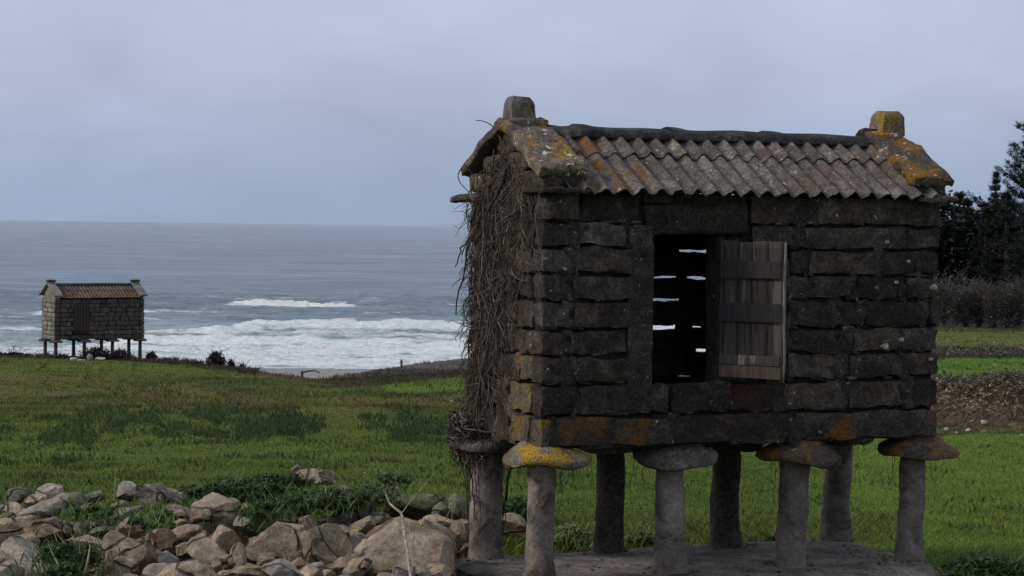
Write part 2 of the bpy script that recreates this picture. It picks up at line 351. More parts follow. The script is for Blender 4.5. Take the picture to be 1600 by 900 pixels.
# land cover colours (what grows or lies there)
def cover(x, y):
    t = x/np.maximum(y, 10); n = fbm(x*.35, y*.18, 51, 5); n2 = fbm(x*1.4, y*.7, 61, 4); n3 = fbm(x*.12, y*.08, 71, 3)
    def C(*c): return np.array(c)[None]
    g1, g2 = C(.078, .116, .026), C(.124, .164, .036)
    c = g1+(g2-g1)*n[:, None]
    def mixin(c, col, f): f = np.clip(f, 0, 1)[:, None]; return c*(1-f)+col*f
    # rougher, browner pasture toward the crest on the seaward side
    left = 1-sstep(t, .12, .17)
    f = sstep(y, 27, 36)*left
    c = mixin(c, C(.122, .112, .036), f*.72); c = mixin(c, C(.14, .105, .052), f*sstep(n2, .45, .68)*.85*sstep(y, 30, 42)); c = mixin(c, C(.05, .08, .020), f*sstep(n, .45, .66)*.8)
    c = mixin(c, C(.10, .145, .026), left*f*sstep(n3, .5, .7)*.6)
    # crest: dry dark scrub at far left, sandy dune at the gap, bare earth on the right-hand slope
    cr_ = np.interp(t, CT, CD)
    e = sstep(y-cr_, -5.5, -1.5)*left; c = mixin(c, C(.085, .066, .042), e*(t < -.10))
    c = mixin(c, C(.17, .14, .10), sstep(y-cr_, 0, 4)*(t < .02))
    slope = (2.41+.2+.046*(y-20))/np.maximum(y, 1)
    rt_ = sstep(t, -.105, -.085)*(1-sstep(t, .12, .16))
    tk = np.array([-.12, -.09, -.05, -.023, .03]); gs = np.interp(t, tk, [52, 54, 59, 64, 74]); gn = np.interp(t, tk, [50, 46, 44.5, 46.5, 50]); gf = np.interp(t, tk, [46, 46, 50.5, 57, 62])
    w_ = (n2-.5)*2
    c = mixin(c, C(.055, .052, .028), rt_*sstep(y+w_, gf-.5, gf+.5))
    c = mixin(c, C(.118, .108, .105), rt_*sstep(y+w_*.5, gs-.6, gs+.6))
    c = mixin(c, C(.12, .170, .032), sstep(t, -.072, -.062)*(1-sstep(t, .02, .04))*sstep(y+w_, gn, gn+1)*(1-sstep(y+w_, gf-1, gf)))
    # right: bank of dry bracken, bright field, dark strip, olive strips
    R = sstep(t, .14, .18); yy = y+(n2-.5)*2.6+(n-.5)*2
    c = mixin(c, C(.135, .19, .036), R*(1-sstep(yy, 26, 27))*.6)
    c = mixin(c, C(.13, .115, .06), R*sstep(yy, 26.4, 27.2)*(1-sstep(yy, 28.0, 28.6)))
    c = mixin(c, C(.15, .11, .08), R*sstep(yy, 27.6, 28.4)*(1-sstep(yy, 29.4, 30)))
    c = mixin(c, C(.06, .052, .035), R*sstep(yy, 29.0, 29.8)*(1-sstep(yy, 31, 31.6)))
    c = mixin(c, C(.105, .180, .032), R*sstep(yy, 31, 31.6)*(1-sstep(yy, 38.8, 39.4)))
    c = mixin(c, C(.055, .052, .036), R*sstep(yy, 38.8, 39.4)*(1-sstep(yy, 44.6, 45.4)))
    c = mixin(c, C(.115, .135, .038), R*sstep(yy, 44.6, 45.4)*(1-sstep(yy, 50.5, 51.5)))
    c = mixin(c, C(.10, .098, .045), R*sstep(yy, 50.5, 51.5))
    c = mixin(c, C(.05, .045, .028), R*sstep(yy, 63, 65))
    # beach
    c = mixin(c, C(.33, .30, .27), sstep(y, 150, 165)*left)
    c = mixin(c, C(.30, .285, .29), sstep(y, 196, 202)*left)
    return c

def grid_obj(name, X, Y, zf, mat, smooth=180, cf=None):
    xx, yy = np.meshgrid(X, Y); x = xx.ravel(); y = yy.ravel(); z = zf(x, y)
    nx, ny = len(X), len(Y); i = np.arange(ny-1)[:, None]*nx+np.arange(nx-1)[None]
    F = np.stack([i, i+1, i+nx+1, i+nx], -1).reshape(-1, 4)
    o = obj(name, np.stack([x, y, z], 1), F, mat, smooth=smooth)
    if cf is not None: vcol(o.data, cf(x, y))
    return o
m_land, nt, b = M_('pasture'); a = nd(nt, 'ShaderNodeAttribute', attribute_name='tint'); t = nd(nt, 'ShaderNodeNewGeometry')
n1 = noise(nt, t.outputs['Position'], 2.2, 8, .7, .5); n2 = noise(nt, t.outputs['Position'], 14, 6, .7)
c = mixc(nt, 1., a.outputs['Color'], ramp(nt, n1, [(.3, (.55, .6, .55)), (.5, (.95, .95, .95)), (.72, (1.35, 1.25, 1.2))]), 'MULTIPLY')
c = mixc(nt, 1., c, ramp(nt, n2, [(.3, (.6, .62, .6)), (.55, (1.05, 1.05, 1.05)), (.75, (1.35, 1.3, 1.25))]), 'MULTIPLY')
nt.links.new(c, b.inputs['Base Color']); b.inputs['Roughness'].default_value = 1; b.inputs['Specular IOR Level'].default_value = .05
bump(nt, b, n2, .8, .05)
X = np.unique(np.concatenate([np.linspace(-900, -60, 24), np.linspace(-60, -30, 60), np.arange(-30, 24, .22), np.linspace(24, 60, 60), np.linspace(60, 900, 24)]))
Y = np.unique(np.concatenate([np.linspace(-400, -10, 12), np.linspace(-10, 10, 16), np.arange(10, 36, .16), np.arange(36, 92, .34), np.linspace(92, 230, 90), np.linspace(230, 900, 14)]))
tag(grid_obj('ground', X, Y, land, m_land, cf=cover), kind='structure')

# ------------------------------------------------------------------ the sea
dist = np.concatenate([np.linspace(165, 195, 8), np.arange(196, 430, .75), 430*np.exp(np.linspace(.006, math.log(45000/430), 150))])
tt = np.concatenate([np.linspace(-2.2, -.29, 30), np.linspace(-.285, .0, 430), np.linspace(.003, .16, 60), np.linspace(.18, 2.2, 30)])
TT, DD = np.meshgrid(tt, dist); T_, D_ = TT.ravel(), DD.ravel(); Xs = T_*D_
def sea_profile(x, d, t):
    z = np.full_like(x, SEA); foam = np.zeros_like(x)
    warp = (fbm(x*.02, d*.02, 5, 3)-.5)*14
    near = 1-sstep(d, 600, 2500)
    z += near*.28*np.sin((d+warp)*2*math.pi/34+fbm(x*.012, d*.012, 7, 3)*7)*(.5+fbm(x*.03, d*.02, 8, 2))
    z += (1-sstep(d, 420, 700))*(fbm(x*.22, d*.35, 11, 4)-.5)*.75
    fray = fbm(x*.16, d*.3, 21, 4)-.5; fr2 = fbm(x*.5, d*.9, 23, 4)-.5
    # the lone breaker farther out
    dA = 372+(fbm(x*.05, x*0, 31, 3)-.5)*9
    wA = sstep(x, -56, -48)*(1-sstep(x, -34, -25)); q = (d-dA)
    z += wA*(.35+1.5*fbm(x*.22, x*0, 35, 4))*np.exp(-(q/3.2)**2)
    foam = np.maximum(foam, wA*np.exp(-((q+2.5)/(3.2+6*fray))**2)*1.7)
    foam = np.maximum(foam, .55*wA*sstep(-q, 0, 4)*(1-sstep(-q, 4, 22))*(fr2+.45))
    # wide line of surf inshore, strong on the right, weaker and greener on the left
    dB = 300+(fbm(x*.035, x*0, 41, 4)-.5)*26-16*(1-sstep(x, -42, -34))
    st = .50+.5*sstep(x, -52, -30)+.35*(1-sstep(x, -80, -66)); q = d-dB
    z += st*(.5+1.3*fbm(x*.18, d*.05, 37, 4))*np.exp(-(np.maximum(q, -0)/3.5)**2)*sstep(q, -22, 0)*.9
    inside = sstep(-q, -2, 3)
    foam = np.maximum(foam, inside*st*(.92+1.0*fray+.5*fr2+.6*np.exp(-((q+4)/6)**2)-.35*np.exp(-((q+20)/9)**2)))
    # second and third lines
    for dc, a_, sd_, x0, x1 in ((262, .6, 43, -80, 40), (240, .4, 47, -90, 40), (322, .8, 49, -100, -72), (342, .5, 53, -100, -60), (316, .35, 57, -30, 30)):
        dC = dc+(fbm(x*.04, x*0, sd_, 4)-.5)*16; q = d-dC; wC = sstep(x, x0-6, x0+6)*(1-sstep(x, x1-6, x1+4))*sstep(fbm(x*.07, x*0, sd_+1, 3), .38, .55)
        z += wC*a_*np.exp(-(q/2.6)**2); foam = np.maximum(foam, wC*1.3*np.exp(-((q+2.2)/(3+4*np.abs(fray)*2))**2))
    foam = np.maximum(foam, sstep(-(d-258), 0, 25)*(.66+.8*fray+.6*fr2))
    foam = np.maximum(foam, (1-sstep(d, 226, 240))*(.80+.3*fr2))
    # thin wash at the waterline, grey and nearly clear
    foam = foam*sstep(d, 211, 216)+(1-sstep(d, 211, 216))*.18
    foam = np.maximum(foam, .9*np.exp(-((d-213-3*fray)/1.2)**2))
    z += np.clip(foam, 0, 1)*(fbm(x*.6, d*1.2, 61, 3)-.4)*.5
    # scattered white horses
    wh = fbm(x*.10, d*.22, 77, 4); foam = np.maximum(foam, sstep(wh, .64, .74)*.62*(1-sstep(d, 380, 560))*sstep(d, 296, 320))
    foam = np.maximum(foam, sstep(fbm(x*.07, d*.25, 81, 4), .60, .72)*.6*(1-sstep(d, 330, 350))*(x < -38))
    shallow = (1-sstep(d, 255, 360))
    z = np.where(d < 222, SEA+(z-SEA)*sstep(d, 205, 222), z)
    return z, np.clip(foam, 0, 1.2), shallow
Zs, FO, SH = sea_profile(Xs, D_, T_)
nx, ny = len(tt), len(dist); i = np.arange(ny-1)[:, None]*nx+np.arange(nx-1)[None]
sea = mesh('sea', np.stack([Xs, D_, Zs], 1), np.stack([i, i+1, i+nx+1, i+nx], -1).reshape(-1, 4), 180)
vcol(sea, np.stack([FO/1.2, SH, FO*0], 1), 'sea')
m_sea, nt, b = M_('sea_water'); a = nd(nt, 'ShaderNodeAttribute', attribute_name='sea'); sp = nd(nt, 'ShaderNodeSeparateColor'); nt.links.new(a.outputs['Color'], sp.inputs[0])
g = nd(nt, 'ShaderNodeNewGeometry')
def mapped(sc):
    mp = nd(nt, 'ShaderNodeMapping'); mp.inputs['Scale'].default_value = sc; nt.links.new(g.outputs['Position'], mp.inputs[0]); return mp.outputs[0]
f1 = noise(nt, mapped((.35, .5, .5)), 1, 8, .7, .8); f2 = noise(nt, mapped((.010, .022, .02)), 1, 7, .62, .5); f3 = noise(nt, mapped((.06, .14, .1)), 1, 8, .7, .3)
fm = nd(nt, 'ShaderNodeMath', operation='MULTIPLY_ADD'); fm.inputs[1].default_value = .9; nt.links.new(f1, fm.inputs[0]); nt.links.new(sp.outputs[0], fm.inputs[2])
ff = rng(nt, fm.outputs[0], .72, 1.22)
wc = mixc(nt, sp.outputs[1], (.120, .178, .238), (.22, .32, .33))
wc = mixc(nt, 1., wc, ramp(nt, f2, [(.34, (.66, .72, .78)), (.5, (1, 1, 1)), (.66, (1.35, 1.3, 1.25))]), 'MULTIPLY')
wc = mixc(nt, 1., wc, ramp(nt, f3, [(.37, (.62, .66, .70)), (.5, (1, 1, 1)), (.64, (1.55, 1.48, 1.42))]), 'MULTIPLY')
fcol = mixc(nt, 1., ramp(nt, f1, [(.33, (.66, .72, .75)), (.48, (.90, .92, .93)), (.62, (.97, .97, .97))]), ramp(nt, f3, [(.30, (.82, .87, .88)), (.5, (.97, .98, .99)), (.7, (1, 1, 1))]), 'MULTIPLY')
cc = mixc(nt, ff, wc, fcol); nt.links.new(cc, b.inputs['Base Color'])
rr = rng(nt, ff, 0, 1, .22, .9); nt.links.new(rr, b.inputs['Roughness']); b.inputs['IOR'].default_value = 1.33; b.inputs['Specular IOR Level'].default_value = .5
bm_ = nd(nt, 'ShaderNodeMath', operation='ADD'); nt.links.new(f3, bm_.inputs[0]); f4 = noise(nt, mapped((.6, 1.1, 1)), 1, 5, .7); nt.links.new(f4, bm_.inputs[1])
bump(nt, b, bm_.outputs[0], 1., 1.2)
tag(add('sea', sea, m_sea), kind='structure')

# ------------------------------------------------------------------ granary builder pieces
def stone_wall(root, courses, frame, thick, mat_of, seedbase, mortar_mat, name='wall_stone', slit=.012, seg=None, mortar=True, mrec=.014):
    """courses: list of (z0, z1, [(a0, a1, material or None), ...]); frame maps (a, depth, z) to granary axes"""
    mort = []; k = seedbase
    for (z0, z1, bl) in courses:
        prev = None
        for (a0, a1, mt) in bl:
            k += 1; r = random.Random(k); pr = r.uniform(-.006, .014)
            V, F = block(a0+.003, a1-.003, -pr, thick, z0+slit*.5, z1-slit*.5, k, rnd=.014, amp=.013, seg=seg, taper=.006)
            obj(name, frame(V), F, mt or mat_of(r), root, smooth=50)
            if mortar and r.random() < .55:
                l_ = (a1-a0)*r.uniform(.2, .55); s0 = a0+r.uniform(0, 1)*(a1-a0-l_)
                mort.append(block(s0, s0+l_, mrec-r.uniform(0, .010), thick-.02, z0-.016, z0+.020, k+9000, rnd=.012, amp=.012, seg=(8, 2, 4), freq=20))
            if mortar and prev is not None and a0-prev > .004 and a0-prev < .35:
                mort.append(block(prev-r.uniform(.02, .07), a0+r.uniform(.02, .07), mrec-r.uniform(.004, .018), thick-.02, z0-.022, z1+.022, k+7000, rnd=.03, amp=.022, seg=(6, 2, 7), freq=16))
            prev = a1
    if mort:
        V, F = join(mort); obj('mortar_joint', frame(V), F, mortar_mat, root, smooth=60)['kind'] = 'stuff'

def ident(V): return V
def corrugated(u0, u1, v0, z0, v1, z1, pitch, amp, seed, th=.007, chips=.016, per=12, nv=7):
    n = int((u1-u0)/pitch*per)+1; us = np.linspace(u0, u1, n); r = np.random.RandomState(seed)
    ch = np.interp(us, np.linspace(u0, u1, 40), r.uniform(-chips, chips, 40))
    L_ = math.hypot(v1-v0, z1-z0); nv_, nz_ = -(z1-z0)/L_, (v1-v0)/L_
    if nz_ < 0: nv_, nz_ = -nv_, -nz_
    V = []
    for off in (th, 0.):
        for s in np.linspace(0, 1, nv):
            h = amp*np.sin(us*2*math.pi/pitch)+off+.003*np.sin(us*3.1+s*4+seed)
            e = (ch/L_)*(1-s)**6; ss = s+e
            V.append(np.stack([us, v0+(v1-v0)*ss+nv_*h, z0+(z1-z0)*ss+nz_*h], 1))
    V = np.concatenate(V); F = []
    i = np.arange(nv-1)[:, None]*n+np.arange(n-1)[None]; F.append(np.stack([i, i+1, i+n+1, i+n], -1).reshape(-1, 4)); F.append(F[0][:, ::-1]+nv*n)
    j = np.arange(n-1); m = nv*n; F.append(np.stack([j, j+m, j+m+1, j+1], -1)); e = (nv-1)*n; F.append(np.stack([e+j, e+j+1, e+j+1+m, e+j+m], -1))
    j = np.arange(nv-1)*n; F.append(np.stack([j, j+n, j+n+m, j+m], -1)); j = j+n-1; F.append(np.stack([j, j+m, j+n+m, j+n], -1))
    return V, np.concatenate(F)
def slab_sloped(u0, u1, v0, z0, v1, z1, th, seed, amp=.010, seg=(6, 9, 3)):
    L_ = math.hypot(v1-v0, z1-z0); V, F = block(u0, u1, 0, L_, 0, th, seed, rnd=.022, amp=amp, seg=seg)
    c, s = (v1-v0)/L_, (z1-z0)/L_
    return np.stack([V[:, 0], v0+V[:, 1]*c-V[:, 2]*s*np.sign(c), z0+V[:, 1]*s+V[:, 2]*abs(c)], 1), (F if c > 0 else F[:, ::-1])

# ------------------------------------------------------------------ concrete platform of the near granary
gran = empty('stone_granary', (GX, GY, 0), YAW, label='large dark stone granary raised on mushroom-capped pillars with its wooden shutter open', cat='granary', group='raised stone granaries')
V, F = cube_grid(40, 22, 4); V = V.copy(); rs = np.random.RandomState(3)
V = V*np.array([1.70, .80, .11]); V[:, 2] -= .11; V[:, 0] += 1.40; V[:, 1] += .31
top = V[:, 2] > -.02
V[:, 0] += np.where(np.abs(V[:, 0]-1.4) > 1.6, (fbm(V[:, 1]*3+9, V[:, 2]*8, 5)-.5)*.16, 0); V[:, 1] += np.where(np.abs(V[:, 1]-.31) > .75, (fbm(V[:, 0]*2.5, V[:, 2]*8+3, 6)-.5)*.14, 0)
V[:, 2] += np.where(top, (fbm(V[:, 0]*3, V[:, 1]*3, 8)-.5)*.03-.01, 0)
edge = (np.abs(V[:, 0]-1.4) > 1.62) | (np.abs(V[:, 1]-.31) > .73); V[:, 2] -= np.where(top & edge, .02+.03*fbm(V[:, 0]*6, V[:, 1]*6, 12), 0)
sl = obj('concrete_platform', V, F, m_slab, smooth=45); sl.location = (GX, GY, 0); sl.rotation_euler = (0, 0, YAW)
tag(sl, 'rough low concrete platform carrying the eight pillars of the large granary', 'platform')

rg0 = np.random.RandomState(31); parts0 = []
for k in range(260):                                   # grit, chips and dead leaves lying on the platform, gathered round the pillar feet
    if rg0.rand() < .6: i_ = rg0.randint(0, 4); q_ = rg0.randint(0, 2); a_ = rg0.uniform(0, 6.28); rr_ = rg0.uniform(.12, .26); u, v = .988*i_+math.cos(a_)*rr_, 1.025*q_+math.sin(a_)*rr_
    else: u, v = rg0.uniform(-.15, 2.95), rg0.uniform(-.38, 1.0)
    s_ = rg0.uniform(.006, .02); V, F = rock(s_, s_*.8, s_*.5, 9000+k, sub=1, cuts=3); parts0.append((V+np.array([u, v, -.004]), F))
V, F = join(parts0); o = obj('grit', V, F, stone_mat('platform_grit', (.05, .04, .03), (.11, .095, .075), (.22, .2, .17), speck_at=.8, scale=9), smooth=40); o.location = (GX, GY, 0); o.rotation_euler = (0, 0, YAW)
tag(o, 'scattered grit and small chips lying on the concrete platform', 'grit', kind='stuff')
# ------------------------------------------------------------------ near granary
LN, WD = 2.963, 1.025
FV, BV, LU, RU = -.178, 1.13, -.098, 3.062               # outer faces: front, back, left gable, right gable
ZB, ZT = .915, 2.64
wallpick = lambda r: m_wall if r.random() < .70 else m_wall_l
# pillars and caps
for row, v in enumerate((0, WD)):
    for i in range(4):
        u = LN*i/3; sd_ = 10+row*10+i; rr_ = random.Random(sd_)
        r0, r1 = ((.100, .093) if row == 0 else (.112, .104)); r1 += rr_.uniform(-.004, .004)
        zq = np.linspace(-.02, .80, 22); V, F = lathe([(float(np.interp(z_, [-.02, .03, .12, .3, .5, .7, .8], [r0+.014, r0+.007, r0, r0*.985, (r0+r1)/2, r1, r1*.99])), z_) for z_ in zq], 30, 2.25, sd_, .010); V = V+wob(V, sd_+60, 20, .0020)+wob(V, sd_+61, 60, .0012)
        V[:, 0] += u+(V[:, 2])*rr_.uniform(-.02, .02); V[:, 1] += v
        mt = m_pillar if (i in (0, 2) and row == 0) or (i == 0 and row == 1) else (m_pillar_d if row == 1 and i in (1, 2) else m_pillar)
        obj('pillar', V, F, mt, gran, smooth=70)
        zc = [.775, .762, .752, .745][i]; R = [.295, .285, .275, .275][i]
        V, F = lathe([(R*.90, zc), (R*.99, zc+.012), (R, zc+.045), (R*.96, zc+.066), (R*.80, zc+.095), (R*.60, zc+.125), (R*.52, .912)], 30, 2.5 if i != 3 else 2.9, sd_+40, .018)
        V[:, 0] += u+[.045, .025, .035, .06][i]*(row == 0); V[:, 1] += v
        mt = [m_cap_y, m_cap, m_cap_o, m_cap_o][i] if row == 0 else m_cap
        obj('capstone', V, F, mt, gran, smooth=60)
# front wall, stone by stone as it stands
def zrow(y, x=1100): return hit(x, y, 1, FV)[2]
def fz(y, x): return hit(x, y, 1, FV)
front = [
 (303, 348, [(848, 905, m_wall), (908, 1002, 0), (1172, 1252, 0), (1276, 1466, m_wall)]),
 (351, 386, [(848, 895, 0), (902, 976, 0), (984, 1022, m_mortar), (1178, 1242, 0), (1256, 1413, 0), (1419, 1466, m_wall)]),
 (389, 428, [(848, 893, 0), (897, 990, 0), (1146, 1226, 0), (1236, 1262, 0), (1266, 1373, m_wall), (1377, 1424, 0), (1432, 1466, m_wall)]),
 (431, 468, [(848, 889, 0), (894, 992, 0), (1144, 1226, 0), (1232, 1332, m_wall_l), (1340, 1408, m_wall), (1416, 1466, m_wall)]),
 (471, 511, [(848, 890, m_wall_l), (896, 986, 0), (1142, 1224, 0), (1232, 1301, m_wall), (1306, 1346, 0), (1351, 1446, m_wall), (1450, 1466, m_wall)]),
 (514, 552, [(848, 882, 0), (890, 980, 0), (1142, 1224, 0), (1232, 1324, m_wall), (1332, 1402, m_wall), (1408, 1466, 0)]),
 (556, 595, [(849, 888, m_wall), (897, 986, 0), (1142, 1224, 0), (1232, 1304, m_wall), (1328, 1411, m_rust), (1420, 1466, m_wall)]),
 (600, 643, [(849, 899, m_wall), (905, 1046, 0), (1049, 1128, m_wall), (1131, 1216, m_red), (1222, 1314, m_wall), (1324, 1412, m_wall), (1420, 1466, m_wall)]),
 (648, 694, [(849, 864, m_yell), (868, 1052, m_rust), (1056, 1238, m_wall), (1243, 1466, m_rust)])]
courses = []
for y0, y1, bl in front:
    row = []
    zt, zb = zrow(y0), zrow(y1)
    for x0, x1, mt in bl: row.append((fz(y0, x0)[0] if x0 > 850 else LU, fz(y0, x1)[0] if x1 < 1466 else RU, mt or None))
    courses.append((zb, zt, row))
courses[-1] = (ZB, courses[-1][1], courses[-1][2])
du0, du1 = .748, 1.243; dz0, dz1 = zrow(598), zrow(368)
# the doorway interrupts the mortar runs: split each course at it
fr = lambda V: V+np.array([0, FV, 0])
for half in (0, 1):
    cs = []
    for z0, z1, row in courses[:-1]:
        rr_ = [q for q in row if ((q[0]+q[1])/2 < (du0+du1)/2) == (half == 0)]
        cs.append((z0, z1, rr_))
    if half == 0: sel = cs
    stone_wall(gran, cs, fr, .17, wallpick, 100+half*100, m_mortar, slit=.008)
stone_wall(gran, courses[-1:], fr, .22, wallpick, 400, m_mortar)
# plastered jambs, lintel, wall core set back behind the stones
core = []
jz0, jz1 = zrow(600), zrow(352)
J = [block(fz(400, 988)[0]-.02, du0, .004, .19, jz0, jz1, 51, rnd=.014, amp=.010, seg=(5, 3, 16), freq=7)]
V, F = join(J); obj('door_jamb', fr(V), F, m_mortar, gran, smooth=60)
V, F = block(du1, du1+.06, .012, .19, jz0, jz1, 52, rnd=.012, amp=.008, seg=(3, 3, 14)); obj('door_jamb', fr(V), F, m_core, gran, smooth=60)
V, F = block(fz(340, 1006)[0], fz(340, 1168)[0], -.016, .20, zrow(366), zrow(319), 53, rnd=.035, amp=.013, seg=(10, 4, 5)); obj('lintel', fr(V), F, m_wall, gran, smooth=60)
V, F = block(fz(310, 1006)[0], fz(310, 1168)[0], .002, .18, zrow(320), zrow(303), 54, rnd=.01, amp=.006, seg=(10, 3, 3)); obj('wall_stone', fr(V), F, m_wall, gran, smooth=60)
for (a, b_, c0, c1) in ((LU+.02, du0-.03, ZB+.05, 2.63), (du1+.03, RU-.02, ZB+.05, 2.63), (du0-.03, du1+.03, ZB+.05, dz0-.02), (du0-.03, du1+.03, dz1+.02, 2.63)):
    core.append(block(a, b_, .05, .15, c0, c1, 55, rnd=.004, amp=.002, seg=(8, 2, 6)))

for V, F in core: obj('wall_core', fr(V), F, m_core, gran)
# gables: courses share the front heights, cut by the roof slope above the eaves
zc = [c[0] for c in courses]+[courses[0][1]]; zc = sorted(set(zc))
gz = [(c[0], c[1]) for c in courses]
def roofz(v): return 2.655+.60*min(v-FV+.05, BV+.05-v)+.03
def gable(uf, sgn, seed, mats):
    k = seed
    def frm(V):                                          # (a, depth, z) -> v along, depth inward
        return np.stack([uf+sgn*V[:, 1], V[:, 0], V[:, 2]], 1)
    rnd_ = random.Random(seed); cs = []
    for n_, (z0, z1) in enumerate(gz):
        row = []; a = FV+.175 if n_ else FV+.175; row_off = rnd_.uniform(.18, .34); edges = [a]
        while edges[-1] < BV-.45: edges.append(edges[-1]+rnd_.uniform(.24, .42))
        edges.append(BV)
        for q in range(len(edges)-1):
            row.append((edges[q], edges[q+1]-.012, mats(rnd_, q, n_)))
        cs.append((z0, z1, row))
    for (z0, z1, half) in ((2.645, 2.80, 0), (2.80, 2.93, 0), (2.93, 3.07, 0)):
        vm_ = (FV+BV)/2; hw = (3.14-(z0+z1)/2)/.60; e = [vm_-hw, vm_-hw*.1, vm_+hw]
        cs.append((z0, z1, [(e[0], e[1]-.01, mats(rnd_, 1, 0)), (e[1], e[2], mats(rnd_, 1, 0))]))
    def frame(V):
        W_ = frm(V); return W_ if sgn*1 < 0 else W_
    stone_wall(gran, cs, frame, .165, wallpick, seed, m_mortar if seed > 1500 else m_gable)
    V, F = block(FV+.18, BV-.02, .06, .14, ZB+.05, 2.64, seed+9, rnd=.004, amp=.002, seg=(8, 2, 6)); obj('wall_core', frame(V), F, m_core, gran)
gable(LU, 1, 1000, lambda r, q, n: (m_yell if (q == 0 and n >= 6) else m_gable))
gable(RU, -1, 2000, lambda r, q, n: m_wall if r.random() < .7 else m_wall_l)
# back wall: the daylight slits between its courses are real gaps
bz = [(2.42, 2.64), (2.25, 2.40), (2.05, 2.235), (1.885, 2.03), (1.672, 1.865), (1.495, 1.655), (1.302, 1.482), (1.125, 1.292), (.915, 1.115)]
gaps = [(2.242, [(1.62, 1.84)]), (2.042, [(1.40, 1.55), (1.69, 1.91)]), (1.873, [(1.38, 1.58), (1.85, 1.97)]), (1.663, [(1.36, 1.55), (1.73, 1.77)]), (1.487, [(1.775, 1.88)]), (1.296, [(1.625, 1.69)])]
rb = random.Random(77); cs = []
bounds = [2.64, 2.43, 2.242, 2.040, 1.873, 1.663, 1.487, 1.296, 1.12, .915]
kk = 3000
for n_ in range(9):
    z1, z0 = bounds[n_], bounds[n_+1]; e = [LU]
    while e[-1] < RU-.5: e.append(e[-1]+rb.uniform(.3, .55))
    e.append(RU)
    for q in range(len(e)-1):
        kk += 1
        V, F = block(e[q]+.002, e[q+1]-.002, -.17, rb.uniform(-.004, .012), z0+.0115, z1-.0115, kk, rnd=.012, amp=.009, seg=(7, 3, 4)); V[:, 1] += BV
        obj('wall_stone', V, F, m_wall, gran, smooth=50)
        V, F = None, None
mort = []
for n_ in range(1, 9):
    z = bounds[n_]; holes = [(h[0]-.085, h[1]) for g_, hs in gaps if abs(g_-z) < .006 for h in hs]; a = LU
    holes = holes+[(.2, .5), (2.3, 2.6)] if n_ in (3, 5) else holes
    for h0, h1 in sorted(holes)+[(RU, RU)]:
        if h0-a > .02: mort.append(block(a, h0, -.15, -.02, z-.030, z+.030, 4000+n_, rnd=.02, amp=.006, seg=(12, 3, 3), freq=30))
        a = h1
V, F = join(mort); V[:, 1] += BV; obj('mortar_joint', V, F, m_core, gran, smooth=60)['kind'] = 'stuff'
# floor, wall plates
V, F = block(LU+.1, RU-.1, FV+.1, BV-.1, .93, 1.02, 61, rnd=.01, amp=.004, seg=(12, 6, 2)); obj('floor_slab', V, F, m_core, gran)
for v0, v1 in ((-.14, .16), (.86, 1.12)):
    V, F = block(LU+.02, RU-.02, v0, v1, .90, 1.0, 62, rnd=.02, amp=.01, seg=(14, 3, 3)); obj('floor_beam', V, F, m_core, gran, smooth=60)
# corner stones seen at the left gable edge are pale and lichened on the gable side: small packing stones and pebbles pressed in the joints
for (px_, py_, s_) in ((1385, 378, 7), (1380, 541, 14), (1407, 531, 10), (1453, 561, 7), (1461, 481, 7), (1300, 573, 5), (1291, 628, 5), (1457, 449, 12), (1272, 441, 6), (1308, 477, 5), (1399, 441, 7), (1417, 408, 8), (1340, 402, 6), (876, 352, 6), (916, 355, 7), (890, 438, 6), (983, 346, 5), (1203, 664, 6), (1222, 682, 6), (1279, 675, 8), (1293, 672, 7), (1410, 676, 6), (935, 469, 6)):
    u, v, z = hit(px_, py_, 1, FV); s = s_*.0042*.55; V, F = rock(s*1.1, s*.7, s*.85, px_, sub=2, cuts=5)
    obj('pebble', V+np.array([u, FV-.012, z]), F, m_peb if px_ > 1370 and py_ < 600 else m_wall_l, gran, smooth=50)
rc = random.Random(9)
for k in range(46):                                    # stone chips wedged in the joints
    z0_, z1_, row_ = courses[rc.randrange(8)]; a_ = rc.uniform(LU+.1, RU-.1)
    if du0-.05 < a_ < du1+.05 and z0_ > dz0-.1: continue
    V, F = rock(rc.uniform(.018, .05), .02, rc.uniform(.008, .016), 8000+k, sub=2, cuts=6); obj('packing_chip', V+np.array([a_, FV+.006, z0_+rc.uniform(-.006, .012)]), F, rc.choice([m_wall, m_wall_l, m_mortar, m_gable]), gran, smooth=40)
# eave slabs at the four corners
for (u0, u1, v0, v1, z0, z1, mt, sd_) in ((LU-.05, .20, -.32, .10, 2.635, 2.672, m_gable, 1), (LU-.06, .16, .95, 1.47, 2.585, 2.635, m_cap, 2), (2.80, RU+.07, -.30, .1, 2.632, 2.675, m_orange, 3), (2.80, RU+.06, .95, 1.40, 2.60, 2.645, m_cap, 4)):
    V, F = block(u0, u1, v0, v1, z0, z1, 500+sd_, rnd=.015, amp=.012, seg=(8, 10, 3)); obj('eave_slab', V, F, mt, gran, smooth=60)
# kneelers under the barge stones
for (u0, u1, mt) in ((LU-.02, .20, m_gable), (2.78, RU+.01, m_rust)):
    for (v0, v1) in ((-.22, .05), (.90, 1.15)):
        V, F = block(u0, u1, v0, v1, 2.67, 2.775, int(500+u0*10+v0*10)+50, rnd=.02, amp=.012, seg=(6, 5, 4)); obj('kneeler_stone', V, F, mt, gran, smooth=60)
